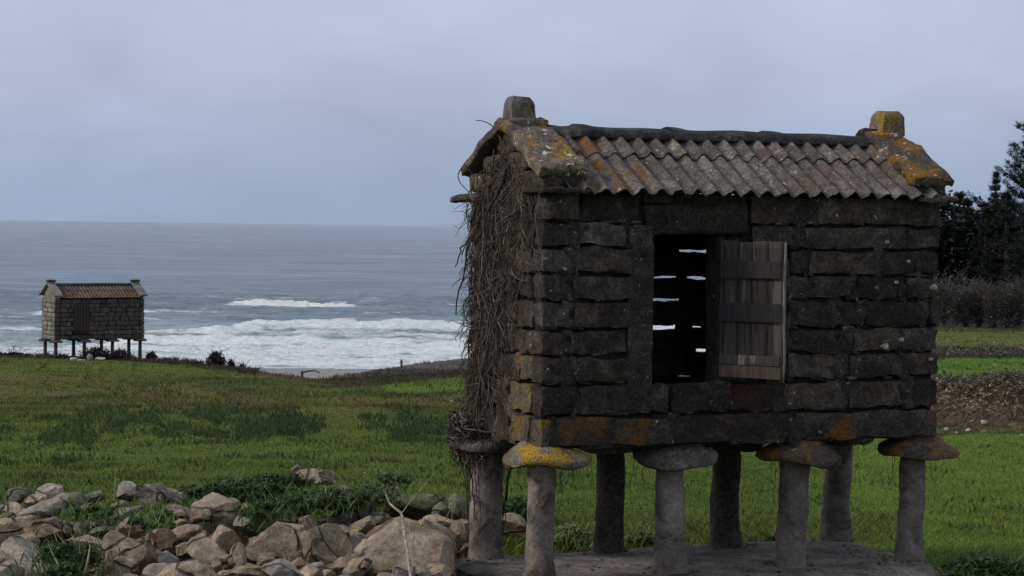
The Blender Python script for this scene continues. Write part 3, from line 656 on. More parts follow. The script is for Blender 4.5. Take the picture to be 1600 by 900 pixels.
# roof sheets
PIT = .1385
RZ, EZ, EV, MV = 3.085, 2.655, -.30, .513
def rz(v): return EZ+(RZ-EZ)*(v-EV)/(MV-EV)
for side in (0, 1):
    mir = (lambda v: v) if side == 0 else (lambda v: BV+FV-v)
    for tier, (va, vb, up_) in enumerate(((EV, .26, 0.), (.165, MV-.03, .017))):
        ed = [.04, .66, 1.45, 2.30, 2.97]
        for q in range(4):
            V, F = corrugated(ed[q], ed[q+1]+(.05 if q < 3 else 0), va, rz(va)+up_+q*.002, vb, rz(vb)+up_+q*.002, PIT, .024, 11+q+tier*5+side*9)
            V[:, 1] = mir(V[:, 1]); F = F if side == 0 else F[:, ::-1]
            obj('roof_sheet', V, F, m_sheet_o if q == 0 or (q == 1 and tier == 0 and False) else m_sheet, gran, smooth=60)
# ridge tiles: overlapping half rounds
e = [.16, .42, 1.16, 1.95, 2.84]
for q in range(4):
    u0, u1 = e[q], e[q+1]+.05; n = 12; P = []; r0 = .105+q*.002; nn = 9
    outer = []; 
    for s in np.linspace(0, 1, n):
        col = .012*(s < .12); 
        for a_ in np.linspace(-.15, math.pi+.15, nn): outer.append((u0+(u1-u0)*s, MV+math.cos(a_)*(.150+col)+0, RZ-.022+math.sin(a_)*(r0*.66+col)+.004*math.sin(s*9+q)))
    outer = np.array(outer); inner = outer.copy(); inner[:, 1] = MV+(inner[:, 1]-MV)*.88; inner[:, 2] -= .013
    i = np.arange(n-1)[:, None]*nn+np.arange(nn-1)[None]; Fo = np.stack([i, i+nn, i+nn+1, i+1], -1).reshape(-1, 4); m_ = n*nn
    Fi = Fo[:, ::-1]+m_; j = np.arange(n-1)*nn; Fe = np.stack([j, j+m_, j+nn+m_, j+nn], -1); j2 = j+nn-1; Fe2 = np.stack([j2, j2+nn, j2+nn+m_, j2+m_], -1)
    k_ = np.arange(nn-1); Fc = np.stack([k_, k_+1, k_+1+m_, k_+m_], -1); k2 = k_+(n-1)*nn; Fd = np.stack([k2, k2+m_, k2+1+m_, k2+1], -1)
    V = np.concatenate([outer, inner]); V = V+wob(V, 90+q, 5, .0015)
    obj('ridge_tile', V, np.concatenate([Fo, Fi, Fe, Fe2, Fc, Fd]), m_ridge, gran, smooth=60)
# barge stones and finials
for (u0, u1, mt, sd_) in ((LU-.06, .20, m_orange, 1), (2.80, RU+.07, m_orange_r, 2)):
    V, F = slab_sloped(u0, u1, -.235, 2.745, MV+.05, 3.125, .075, 700+sd_, amp=.022, seg=(8, 14, 3)); obj('barge_stone', V, F, mt, gran, smooth=50)
    V, F = slab_sloped(u0, u1, 1.24, 2.755, MV-.05, 3.120, .072, 710+sd_, amp=.018, seg=(8, 14, 3)); obj('barge_stone', V, F, m_gable, gran, smooth=50)
    V, F = block(u0+.04, u1-.02, MV-.13, MV+.13, 3.08, 3.165, 730+sd_, rnd=.03, amp=.012, seg=(6, 6, 3)); obj('ridge_stone', V, F, mt, gran, smooth=60)
for (uc, mt, h_, wdt) in ((.005, m_pillar, 3.32, .090), (3.03, m_yell, 3.325, .094)):
    V, F = cube_grid(6, 6, 8); V = V.copy(); q = V[:, 2].copy(); s_ = np.where(q > .62, 1-(q-.62)*.85, 1.)*(1+.06*np.maximum(-q, 0))
    V[:, 0] *= wdt*s_; V[:, 1] *= wdt*s_; V[:, 2] = 3.13+(V[:, 2]+1)/2*(h_-3.13)
    V[:, 0] += uc; V[:, 1] += MV; V += wob(V, 801+int(uc), 14, .006); obj('finial', V, F, mt, gran, smooth=40)
# shutter: planks on three battens, hinged at the right jamb and swung well out
sh_ang = math.atan2(-.37, .31); dw = .475; hx, hy = du1+.005, FV-.02
def leaf(V):
    c, s = math.cos(sh_ang), math.sin(sh_ang); return np.stack([hx+V[:, 0]*c-V[:, 1]*s, hy+V[:, 0]*s+V[:, 1]*c, V[:, 2]], 1)
shut = add('shutter', mesh('shutter', leaf(block(.0, .02, -.012, .012, 1.37, 2.335, 5, rnd=.003, amp=.001, seg=(2, 2, 10))[0]), block(.0, .02, -.012, .012, 1.37, 2.335, 5, seg=(2, 2, 10))[1]), m_plank, gran)
pe = [.022, .135, .235, .355, .465]
for q in range(4):
    zt = 2.335-.006*(q % 2); zb = 1.365+.01*((q*7) % 3)
    V, F = block(pe[q]+.002, pe[q+1]-.002, -.011, .011, zb, zt, 900+q, rnd=.003, amp=.003, seg=(3, 2, 14), freq=5); obj('plank', leaf(V), F, m_plank, shut)
V, F = block(.465, .478, -.013, .013, 1.362, 2.332, 930, rnd=.003, amp=.003, seg=(2, 2, 14), freq=6); obj('lit_edge_strip', leaf(V), F, m_edge, shut)
for q, (z0, z1, mt, b1) in enumerate(((2.075, 2.195, m_batten, .455), (1.775, 1.905, m_batten, .452), (1.475, 1.545, m_batten_f, .452), (1.385, 1.47, m_batten_t, .462))):
    V, F = block(.01, b1, -.034, -.012, z0, z1, 940+q, rnd=.004, amp=.003, seg=(10, 2, 3), freq=5); obj('batten', leaf(V), F, mt, shut, smooth=40)

m_twigt = tint_mat('creeper_twigs', .9)
# ------------------------------------------------------------------ dead creeper over the left gable
rv = np.random.RandomState(12)
G2W = Matrix.Translation((GX, GY, 0)) @ Matrix.Rotation(YAW, 4, 'Z')
vine = empty('dead_creeper', (GX, GY, 0), YAW, label='leafless brown creeper hanging over the left gable of the large granary and its back pillar', cat='creeper')
def strand(v, z, ln, off, r, n=9, drift=0., curl=.02, uo=LU):
    P = np.zeros((n, 3)); x = off; vv = v; zz = z; dv = drift; du = 0
    for i in range(n):
        vv = min(vv, BV+.03); P[i] = (uo-x, vv, zz); dv = dv*.8+rv.normal()*curl*.5; du = du*.6+rv.normal()*curl*.3
        vv += dv; x = max(.004, x+du); zz -= ln/n*(1+rv.normal()*.15)
    return P, np.linspace(r, r*.55, n)
parts = []; 
def roof_at(v): return 3.12-.50*abs(v-MV)
tw_c = []
def put(P, R, sides=4, c=None):
    V, F = tube(P, R, sides); parts.append((V, F)); f = rv.choice([.35, .6, 1., 1.7, 2.6], p=[.2, .28, .27, .17, .08]) if c is None else c
    tw_c.append(np.tile(np.array([[.092, .074, .063]])*f*rv.uniform(.8, 1.2), (len(V), 1)))
def flush(name, root):
    global parts, tw_c
    V, F = join(parts); me = mesh(name, V, F, 180); vcol(me, np.concatenate(tw_c)); o = add(name, me, m_twigt, root); o['kind'] = 'stuff'; parts, tw_c = [], []
for k in range(2700):
    v = rv.uniform(FV+.02, BV-.01)
    z_ = rv.uniform(1.0, 2.95)
    vmin = np.interp(z_, [1.0, 1.25, 1.7, 2.0, 2.3, 3.0], [.88, .72, .50, .26, .0, -.14])
    if v < vmin+rv.normal()*.06: continue
    if z_ > roof_at(v)-.12: continue
    z = z_
    ln = rv.uniform(.06, .30)*(2.2 if rv.rand() < .12 else .9)
    thick = .012+.03*sstep(v, .1, .5)
    P, R = strand(v, z, ln, rv.uniform(.004, thick), rv.choice([.0018, .0026, .0036, .005], p=[.35, .35, .2, .1]), drift=rv.normal()*.010, curl=.030)
    put(P, R)
for k in range(50):
    z = rv.uniform(.95, 2.5); P, R = strand(BV+rv.uniform(-.05, .01), z, rv.uniform(.1, .4), rv.uniform(-.05, .035), rv.choice([.002, .003, .004]), drift=rv.normal()*.012, curl=.035); put(P, R)
flush('twigs', vine)
# thick collar of stems round the back capstone, falling down the pillar
parts = []
for k in range(330):
    a_ = rv.uniform(1.7, 5.0); rr_ = rv.uniform(.20, .31); z = rv.uniform(.80, 1.06); n = 9
    q = np.linspace(0, 1, n); a2 = a_+np.cumsum(rv.normal(size=n)*.11); rad = rr_*(1-.15*q)+rv.normal(size=n)*.012-np.maximum(z-.98-q*.2, 0)*.7
    dz = rv.uniform(.02, .20)
    P = np.stack([np.cos(a2)*rad, WD+np.sin(a2)*rad, z-dz*q**1.2+rv.normal(size=n)*.012], 1); put(P, rv.choice([.0024, .0035, .005]))
for k in range(24):
    a_ = rv.uniform(2.6, 6.6); n = 12; q = np.linspace(0, 1, n); ln = rv.uniform(.2, .75); rad = .122+.10*(1-q)**3+rv.uniform(0, .03)
    a2 = a_+np.cumsum(rv.normal(size=n)*.09); P = np.stack([np.cos(a2)*rad, WD+np.sin(a2)*rad, .80-ln*q], 1); put(P, rv.choice([.002, .003, .004]), 4, .45)
for k in range(60):                                     # threads hanging under the front caps
    i_ = rv.randint(0, 4); row = rv.randint(0, 2); a_ = rv.uniform(0, 6.28); ln = rv.uniform(.05, .38); n = 8; q = np.linspace(0, 1, n)
    if row == 0 and a_ > 3.1 and i_ > 0: continue
    rad = .11+rv.uniform(0, .16); P = np.stack([LN*i_/3+np.cos(a_)*rad+np.cumsum(rv.normal(size=n)*.008), WD*row+np.sin(a_)*rad+np.cumsum(rv.normal(size=n)*.008), .775-ln*q], 1); put(P, .0024, 3, .5)
flush('hanging_stems', vine)
# arcs that stand clear of the wall against the sea and sky
def wpx(pts, r):                                        # polyline through photo pixels, on the gable plane carried past the back corner
    P = np.array([hit(x, y, 0, LU-.03) for x, y in pts]); q = np.linspace(0, 1, len(P)); s = np.linspace(0, 1, len(P)*4)
    P = np.stack([np.interp(s, q, P[:, a]) for a in range(3)], 1)
    for _ in range(3): P[1:-1] = (P[:-2]+2*P[1:-1]+P[2:])/4
    return tube(P, np.linspace(r, r*.5, len(P)), 5)
for pts, r in (([(783, 218), (775, 205), (768, 195), (755, 189), (744, 188)], .006), ([(746, 232), (735, 245), (724, 258), (714, 274), (720, 288), (731, 298), (736, 308)], .006), ([(774, 205), (781, 215), (782, 226)], .006),
               ([(738, 345), (728, 348), (718, 358), (708, 352)], .0035), ([(736, 340), (724, 330), (706, 331)], .003), ([(733, 335), (722, 350), (711, 370)], .003), ([(739, 365), (729, 385), (727, 410), (733, 430)], .006), ([(738, 350), (731, 372), (733, 395), (737, 415)], .005),
               ([(738, 432), (725, 434), (713, 439), (707, 448)], .0045), ([(739, 457), (729, 465), (723, 482), (727, 500), (737, 510)], .006), ([(734, 512), (718, 505), (706, 500), (699, 505)], .0045), ([(737, 470), (727, 478), (725, 495), (733, 507)], .004),
               ([(731, 320), (727, 335), (733, 352), (736, 362)], .005), ([(738, 520), (731, 533), (727, 545)], .003), ([(736, 560), (728, 575), (724, 590)], .003), ([(735, 600), (727, 610), (730, 640), (722, 665)], .005), ([(736, 320), (731, 300), (741, 290), (737, 268)], .005),
               ([(742, 395), (756, 408), (768, 420), (774, 445), (776, 480)], .007), ([(800, 425), (808, 436), (822, 440), (829, 430)], .006), ([(780, 620), (782, 650), (786, 680)], .007)):
    V, F = wpx(pts, r); obj('stem', V, F, m_twigd, vine, smooth=180)
for k in range(30):
    z = rv.uniform(1.4, 3.0); v = rv.uniform(.45, 1.1); P, R = strand(v, min(z, roof_at(v)-.12), rv.uniform(.4, 1.3), rv.uniform(.02, .05), rv.uniform(.005, .012), n=16, drift=rv.normal()*.01, curl=.03); P[:, 2] = np.maximum(P[:, 2], .95)
    V, F = tube(P, R, 5); obj('stem', V, F, m_twigd, vine, smooth=180)

# ------------------------------------------------------------------ the far granary by the shore
fd = 72.; fp = at(87, 557, fd); fbase = float(land(fp.x, fp.y))
far = empty('stone_granary', (fp.x, fp.y, fp.z), .59, label='small distant granary with a red roof standing on thin pillars above the surf', cat='granary', group='raised stone granaries')
fl, fwd = 3.26, 1.05; sc = .0231
def zpx(y): return (557-y)*sc
Fb, Ft = zpx(531), zpx(467)
for row in (0, 1):
    for i in range(4):
        u = fl*i/3; v = fwd*row
        V, F = lathe([(.08, -.35), (.07, .1), (.065, .52)], 8); V[:, 0] += u; V[:, 1] += v; obj('pillar', V, F, m_pillar_d, far, smooth=70)
        V, F = lathe([(.24, .50), (.25, .53), (.21, .57), (.15, Fb)], 12, 2.4); V[:, 0] += u; V[:, 1] += v; obj('capstone', V, F, m_cap, far, smooth=50)
fL, fR, fF, fB = -.10, fl+.10, -.14, fwd+.14; rf = random.Random(5)
dA, dB_ = .62, 1.20
nc = 9; ch_ = (Ft-Fb)/nc
for n_ in range(nc):
    z0 = Fb+ch_*n_
    for (p0, p1, axis) in ((fL+.22, fR-.18, 'f'), (fL, fR, 'b'), (fF, fB, 'l'), (fF, fB, 'r')):
        e = [p0]
        while e[-1] < p1-.45: e.append(e[-1]+rf.uniform(.22, .48))
        e.append(p1)
        if axis == 'f': e = [fL]+e+[fR]
        for q in range(len(e)-1):
            a0, a1 = e[q], e[q+1]
            if axis == 'f' and 1 <= n_ <= 7 and a1 > dA and a0 < dB_:
                if a0 < dA-.1: a1 = dA
                elif a1 > dB_+.1: a0 = dB_
                else: continue
            kk += 1; V, F = block(a0+.008, a1-.008, -rf.uniform(0, .02), .14, z0+.006, z0+ch_-.006, kk, rnd=.02, amp=.008, seg=(3, 2, 2))
            if axis == 'f': V[:, 1] += fF
            elif axis == 'b': V[:, 1] = fB-V[:, 1]; F = F[:, ::-1]
            elif axis == 'l': V = np.stack([fL+V[:, 1], V[:, 0], V[:, 2]], 1); F = F[:, ::-1]
            else: V = np.stack([fR-V[:, 1], V[:, 0], V[:, 2]], 1)
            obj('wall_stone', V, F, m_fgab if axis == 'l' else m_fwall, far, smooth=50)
V, F = block(fL+.03, fR-.03, fF+.03, fB-.03, Fb+.02, Ft, 7, rnd=.01, amp=0, seg=(3, 3, 3)); obj('wall_core', V, F, m_core, far)
dr = add('door', mesh('door', *block(dA, dB_, fF+.0, fF+.05, Fb+ch_, Fb+ch_*8, 8, rnd=.004, amp=.001, seg=(3, 2, 3))), m_fdoor, far)
for q in range(5):
    a0 = dA+(dB_-dA)*q/5; V, F = block(a0+.008, a0+(dB_-dA)/5-.008, fF-.03, fF-.002, Fb+ch_+.02, Fb+ch_*8-.02, 20+q, rnd=.004, amp=.002, seg=(2, 2, 4)); obj('plank', V, F, m_fdoor, dr)
fm_ = (fF+fB)/2; fe, frg = zpx(465), zpx(447)
for side in (0, 1):
    mir = (lambda v: v) if side == 0 else (lambda v: 2*fm_-v)
    def rz2(v): return fe+(frg-fe)*(v-(fF-.12))/(fm_-fF+.12)
    V, F = corrugated(fL+.12, fR-.02, fF-.12, fe, fm_*.55+fF*.45+.02, rz2(fm_*.55+fF*.45+.02), .13, .022, 3+side, per=6, nv=3); V[:, 1] = mir(V[:, 1]); obj('roof_sheet', V, F if side == 0 else F[:, ::-1], m_fred, far, smooth=60)
    V, F = corrugated(fL+.12, fR-.02, fm_*.55+fF*.45-.04, rz2(fm_*.55+fF*.45-.04)+.018, fm_+.02, frg+.018, .13, .022, 5+side, per=6, nv=3); V[:, 1] = mir(V[:, 1]); obj('roof_sheet', V, F if side == 0 else F[:, ::-1], m_sheet, far, smooth=60)
for q in range(4):
    u0 = fL+.2+(fR-fL-.4)*q/4; V, F = tube([(u0, fm_, frg+.01), (u0+(fR-fL-.4)/4+.05, fm_, frg+.012)], [.085, .08], 8); obj('ridge_tile', V, F, m_ridge, far, smooth=60)
for (u0, u1) in ((fL-.06, fL+.26), (fR-.26, fR+.07)):
    for sgn in (0, 1):
        va = fF-.16 if sgn == 0 else fB+.16
        V, F = slab_sloped(u0, u1, va, fe+.03, fm_+(.03 if sgn == 0 else -.03), frg+.07, .07, 40+sgn, amp=.01, seg=(3, 4, 2)); obj('barge_stone', V, F, m_fgab, far, smooth=50)
    gv = np.array([(u0+.10, fF+.02, Ft-.03), (u0+.10, fB-.02, Ft-.03), (u0+.10, fm_, frg+.05), (u1-.08, fF+.02, Ft-.03), (u1-.08, fB-.02, Ft-.03), (u1-.08, fm_, frg+.05)])
    obj('gable_stone', gv, [(0, 2, 1), (3, 4, 5), (0, 1, 4, 3), (1, 2, 5, 4), (2, 0, 3, 5)], m_fgab, far)
    V, F = block((u0+u1)/2-.16, (u0+u1)/2+.16, fm_-.13, fm_+.13, frg+.13, frg+.22, 44, rnd=.03, amp=.006, seg=(4, 4, 3)); obj('finial', V, F, m_cap, far, smooth=50)
    V, F = block((u0+u1)/2-.11, (u0+u1)/2+.11, fm_-.10, fm_+.10, frg+.02, frg+.14, 45, rnd=.02, amp=.006, seg=(3, 3, 3)); obj('ridge_stone', V, F, m_fgab, far, smooth=50)

# ------------------------------------------------------------------ tumbled stone wall in the foreground
rub = empty('rubble_wall', tuple(at(360, 850, 13.6)[:2])+(0,), label='long tumbled heap of tan field stones, a collapsed dry wall left of the large granary', cat='stone wall')
ro = rub.location.copy()
T, Gy, Mo, Rd = m_rubble, m_rubble_g, m_rubble_m, m_rubble_r
ST = [(26,777,36,22,Mo,.1),(57,778,30,18,T,0),(78,772,34,24,Gy,.3),(118,782,34,20,Mo,0),(148,776,26,14,Mo,.1),(194,769,30,26,Gy,.2),(236,771,42,24,Gy,0),(268,773,36,20,Gy,-.2),(202,798,54,16,Gy,.2),(58,800,66,26,Gy,.35),(8,812,30,16,Mo,.2),(12,830,40,30,T,0),(60,822,62,26,Rd,0),(78,834,42,22,Rd,.2),(30,850,52,30,T,.3),(46,882,72,56,Gy,-.3),
 (130,826,26,20,Mo,.5),(158,830,40,12,Mo,0),(198,831,56,32,T,.3),(181,861,58,44,T,.1),(138,847,44,14,T,-.2),(216,848,30,12,T,.1),(277,802,40,26,T,.3),(287,808,28,20,T,.3),(276,825,34,18,T,.5),(333,815,64,60,T,-.1),(248,846,44,30,Rd,0),(288,838,42,28,T,.1),(291,858,38,22,T,.1),(214,880,50,42,Rd,.3),(256,876,30,26,Gy,.6),(246,893,36,22,Gy,.4),(176,892,58,30,T,.2),
 (331,868,66,44,T,-.2),(357,846,40,46,T,-.5),(372,797,28,20,T,0),(378,818,24,28,Gy,.2),(376,872,24,34,T,.1),(298,892,100,30,T,.1),(8,896,44,36,Gy,-.4),(4,868,24,24,T,0),(384,802,42,28,T,0),(391,823,52,32,Gy,-.4),(415,856,98,78,T,.05),(453,850,20,44,T,0),(468,805,38,24,Mo,-.2),(477,826,32,30,T,0),(506,866,68,66,T,.2),(514,836,52,28,T,.2),(538,807,44,30,Gy,.6),(508,812,22,10,Gy,0),
 (571,802,28,24,Mo,.7),(567,824,44,20,T,.5),(622,856,150,122,T,0),(678,850,70,70,T,-.6),(652,793,80,44,Mo,0),(718,800,26,44,Mo,.3),(694,806,30,30,Mo,.2),(690,815,48,14,T,-.1),(718,833,42,46,Rd,.1),(733,855,24,24,Rd,0),(443,893,54,28,Gy,.1),(468,880,26,20,T,0),(560,888,40,26,T,.1),(395,893,50,24,T,-.2),(545,885,30,30,T,0),(640,896,60,26,Gy,0),(700,893,40,30,T,.2),(487,745,58,20,T,-.05),(463,732,14,9,T,.4),(537,763,24,11,Gy,-.1),(430,771,20,15,Gy,.1),(405,785,20,10,Mo,.2),(430,790,16,10,Gy,0),
 (806,828,50,40,T,-.1),(793,812,26,20,Mo,0),(100,800,24,14,Mo,.1),(232,812,26,12,Mo,.1),(316,852,20,18,T,0),(108,850,18,14,T,0),(420,812,26,16,T,.2),(355,880,20,20,Rd,0),(590,812,26,18,Gy,.2),(96,893,26,22,T,0),(128,880,20,18,Gy,.3)]
def rub_d(px, py): return 16.6-(py-768)/132*4.1 if py > 768 else 17.0+(768-py)*.06
rk = 0
for (px_, py_, w_, h_, mt, rot) in ST:
    rk += 1; d = rub_d(px_, py_)
    if px_ > 690 and px_ < 760: d = max(d, 15.0-(py_-800)*.004)
    if px_ > 780: d = 16.2
    p = at(px_, py_, d); s = d/FPX
    hw, hh = w_*s*.66, h_*s*.70
    V, F = rock(hw, (hw+hh)*.55, hh, 600+rk, sub=4 if w_ > 40 else 3, cuts=13 if mt is not Mo else 9, rot=rot, round_=.06 if mt is Mo else (.12 if w_ in (150, 98) else 0), planes={150: ((-.72, -.1, .66, .30), (.42, 0, .9, .42), (.1, -.8, .5, .55)), 98: ((-.68, 0, .72, .28), (.2, 0, 1, .62), (.2, -.8, .4, .5))}.get(w_, ()))
    o = obj('stone', V, F, mt, rub, smooth=28 if mt is not Mo else 60); o.location = p-ro
    if w_ == 150: o['label'] = 'biggest boulder of the wall, brown and cracked, with a dry stick across it'
    if (px_, py_) == (652, 793): o['label'] = 'smooth grey-green mossy boulder'
# smaller packing stones filling the heap under and between the big ones
rp = np.random.RandomState(4)
for k in range(290):
    px_ = rp.uniform(-60, 735); lo = 766 if px_ < 300 else 806; py_ = rp.uniform(lo+14, 940); d = rub_d(px_, py_)+.16
    if px_ > 690: d = max(d, 15.2)
    p = at(px_, py_, d); w_ = rp.uniform(16, 42)*d/FPX; V, F = rock(w_*.6, w_*.5, w_*.44, 2000+k, sub=3, cuts=9, rot=rp.uniform(-.5, .5))
    p.z -= .05; o = obj('stone', V, F, [T, T, Gy, Rd][rp.randint(4)], rub, smooth=30); o.location = p-ro
# earth the stones are bedded in
Xb = np.linspace(-5.2, .25, 90); Yb = np.linspace(10.8, 17.6, 70)
def bed(x, y):
    py_ = 768+(16.6-y)/4.1*132; top_ = np.array([at(800+xx/yy*FPX, q, yy).z for xx, yy, q in zip(x, y, py_)])
    m_e = sstep(y, 10.8, 11.6)*(1-sstep(y, 16.4, 17.4))*(1-sstep(x/y, -.035, -.018))*sstep(x, -5.1, -4.6)
    return land(x, y, False)-.12+(np.maximum(top_-.22-land(x, y, False), 0)+.12)*m_e+(fbm(x*3, y*3, 5)-.5)*.08*m_e
o = grid_obj('earth_bank', Xb, Yb, bed, m_land, cf=lambda x, y: np.tile(np.array([[.045, .042, .022]]), (len(x), 1))); tag(o, kind='structure')

# dry sticks
def stick(name, pts, r, label, cat, mat, group=None):
    P = np.array([at(x, y, d) for x, y, d in pts]); q = np.linspace(0, 1, len(P)); s = np.linspace(0, 1, len(P)*4)
    P = np.stack([np.interp(s, q, P[:, a]) for a in range(3)], 1); P[1:-1] = (P[:-2]+2*P[1:-1]+P[2:])/4
    V, F = tube(P, np.linspace(r, r*.5, len(P)), 6); return tag(obj(name, V, F, mat, smooth=180), label, cat, group)
m_stick = stone_mat('bleached_stick', (.22, .185, .14), (.32, .275, .215), (.42, .375, .31), speck_at=.9, scale=10, bdist=.002, var=.1)
m_stalk = stone_mat('dry_stalk', (.25, .22, .12), (.36, .32, .18), (.46, .42, .26), speck_at=.9, scale=10, bdist=.001, var=.1)
br = stick('dead_branch', [(642, 905, 11.95), (638, 870, 12.0), (632, 835, 12.2), (628, 802, 12.5), (618, 795, 12.7), (608, 786, 12.9), (603, 772, 13.), (599, 764, 13.)], .0105, 'bent bleached branch leaning over the biggest boulder', 'branch', m_stick)
tw = [((628, 802, 12.5), (640, 785, 12.7), (655, 768, 12.9)), ((655, 768, 12.9), (668, 752, 13.), (677, 742, 13.1))]
for t_ in tw:
    P = np.array([at(*q) for q in t_]); V, F = tube(P, [.0035, .0025, .0015], 5); obj('twig', V, F, m_stick, br, smooth=180)
stick('dry_stalk', [(130, 902, 12.0), (137, 878, 12.0), (141, 852, 12.05)], .009, 'thick dry stalk leaning right out of dark weeds at the lower left', 'stalk', m_stalk, 'dry stalks among the stones')
stick('dry_stalk', [(178, 782, 16.2), (180, 755, 16.2), (181, 727, 16.2)], .0045, 'tall thin upright grass stalk beside the back row of stones at the left', 'stalk', m_stalk, 'dry stalks among the stones')
stick('dry_stalk', [(509, 800, 15.2), (511, 778, 15.2), (508, 758, 15.2)], .010, 'pale upright stalk in the weeds below the long low stone', 'stalk', m_stalk, 'dry stalks among the stones')
stick('dry_stalk', [(695, 815, 14.9), (704, 795, 14.9), (709, 775, 14.9)], .004, 'thin stalk in front of the two upright mossy stones', 'stalk', m_stalk, 'dry stalks among the stones')

# ------------------------------------------------------------------ grass
def blades(name, x, y, hgt, wid, colr, seed, lean=.5, zoff=-.01, zf=None, spread=None):
    r = np.random.RandomState(seed); n = len(x); z = (zf or land)(x, y)+zoff
    a = r.uniform(0, math.pi, n); dx, dy = np.cos(a)*wid/2, np.sin(a)*wid/2*.6
    lx, ly = r.normal(size=n)*hgt*lean, r.normal(size=n)*hgt*lean*.6
    mid = .55
    V = np.stack([np.stack([x-dx, y-dy, z], 1), np.stack([x+dx, y+dy, z], 1), np.stack([x+lx*.35+dx*.6, y+ly*.35+dy*.6, z+hgt*mid], 1), np.stack([x+lx, y+ly, z+hgt], 1)], 1).reshape(-1, 3)
    i = np.arange(n)*4; F = np.stack([i, i+1, i+2, i+3], 1)
    me = mesh(name, V, F); 
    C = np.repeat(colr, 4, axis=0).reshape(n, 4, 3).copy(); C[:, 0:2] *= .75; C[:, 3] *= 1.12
    vcol(me, C.reshape(-1, 3)); return me
m_grass = tint_mat('grass_blades', .75, trans=.35)
rg = np.random.RandomState(8)
def sample(n, t0, t1, d0, d1, power=1.):
    iv = rg.uniform(1/d1, 1/d0, n); y = 1/iv; x = rg.uniform(t0, t1, n)*y; return x, y
def colvar(c, s=.22):
    n = len(c); v = rg.normal(1, s, n)[:, None]; hue = rg.normal(0, .10, (n, 1)); c = c*np.clip(v, .4, 1.9); c = c*np.concatenate([1+hue, 1+hue*.2, 1-hue*.5], 1); return np.clip(c, .004, 1)
x, y = sample(560000, -.36, .38, 10.2, 88)
keep = (y < np.interp(x/y, CT, CD)+3)
inr = (x/y < .0) & (y < 16.6) & (y > 11.6) & (rg.rand(len(x)) < .97)           # not through the rubble
u_ = (x-GX)*cy_+(y-GY)*sy_; v_ = -(x-GX)*sy_+(y-GY)*cy_
keep &= ~inr & ~((u_ > -.28) & (u_ < 3.08) & (v_ > -.48) & (v_ < 1.08))
x, y = x[keep], y[keep]
rough_ = fbm(x*.5, y*.3, 91, 4)
C = cover(x, y); t_ = x/y
pas = sstep(y, 28, 40)*(t_ < .03)
hgt = (.016+.026*rg.rand(len(x)))*(1+1.5*pas*sstep(rough_, .45, .7))+.0003*y
wid = .005+.00045*y
C = colvar(C*(.72+.85*fbm(x*2.2, y*1.3, 15, 3))[:, None]*1.08, .22)
straw = rg.rand(len(x)) < .035; C[straw] = C[straw]*np.array([[2.2, 1.7, 2.0]])
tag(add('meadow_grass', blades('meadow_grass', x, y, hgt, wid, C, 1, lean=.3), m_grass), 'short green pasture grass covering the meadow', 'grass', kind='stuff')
# dark rushes in a band across the meadow
def band(n, px0, px1, py0, py1, col, h0, h1, seed, thr=.35, wd=1., name='rush_clumps', label=''):
    px_ = rg.uniform(px0, px1, n); py_ = rg.uniform(py0, py1, n); k = fbm(px_*.022, py_*.09, seed, 5)+rg.normal(0, .05, n)
    cx, cw = (px0+px1)/2, (px1-px0)/2; cyy, cww = (py0+py1)/2, (py1-py0)/2
    q_ = ((px_-cx)/cw)**2+((py_-cyy)/cww)**2; m = (rg.rand(n) < sstep(k, thr-.06, thr+.24)*(1-sstep(q_-(k-.5)*3, .05, 1.0))); px_, py_ = px_[m], py_[m]
    d = np.full(len(px_), 30.); 
    sl_ = np.array([(at(a_, b_, 1).z-EYE) for a_, b_ in zip(px_, py_)]); tx = np.array([at(a_, b_, 1).x for a_, b_ in zip(px_, py_)])
    for it in range(25): d = d*.5+.5*np.clip((land(tx*d, d, False)-EYE)/sl_, 5, 400)
    return tx*d, d
bx, by, bc, bh = [], [], [], []
for (n, a0, a1, b0, b1, col, h, sd_, thr) in ((13000, 150, 510, 632, 694, (.058, .088, .029), .11, 3, .44), (6500, 0, 360, 590, 670, (.055, .088, .024), .10, 5, .5), (5000, 560, 745, 636, 692, (.045, .078, .024), .12, 7, .46),
                                         (6000, 370, 500, 650, 694, (.045, .072, .024), .14, 9, .42), (9000, 0, 150, 640, 730, (.055, .088, .024), .09, 11, .5), (2500, 600, 735, 600, 650, (.075, .07, .03), .12, 13, .5), (3000, 200, 620, 585, 640, (.085, .075, .035), .12, 17, .55)):
    x, y = band(n, a0, a1, b0, b1, col, h, h, sd_, thr); bx.append(x); by.append(y); bc.append(np.tile(col, (len(x), 1))); bh.append(h*rg.uniform(.5, 1.1, len(x)))
# small darker tussocks and weed rosettes dotted through the turf
cx_, cy2 = sample(1500, -.30, .31, 17, 75); kk2 = (fbm(cx_*.2, cy2*.12, 55, 3) > .42) & (cy2 < np.interp(cx_/cy2, CT, CD)-2) & ~((cx_/cy2 > .03) & (rg.rand(1500) < .75)); cx_, cy2 = cx_[kk2], cy2[kk2]
m_ = 16; sz = np.repeat(rg.uniform(.05, .16, len(cx_)), m_)*(1+np.repeat(cy2, m_)/60); x2 = np.repeat(cx_, m_)+rg.normal(size=len(cx_)*m_)*sz; y2 = np.repeat(cy2, m_)+rg.normal(size=len(cx_)*m_)*sz
tc_ = np.repeat(np.where((rg.rand(len(cx_)) < .35)[:, None], np.array([[.11, .085, .045]]), np.array([[.05, .078, .024]])), m_, 0); bx.append(x2); by.append(y2); bc.append(tc_); bh.append(rg.uniform(.03, .085, len(x2)))
x, y = np.concatenate(bx), np.concatenate(by); C = colvar(np.concatenate(bc), .25)
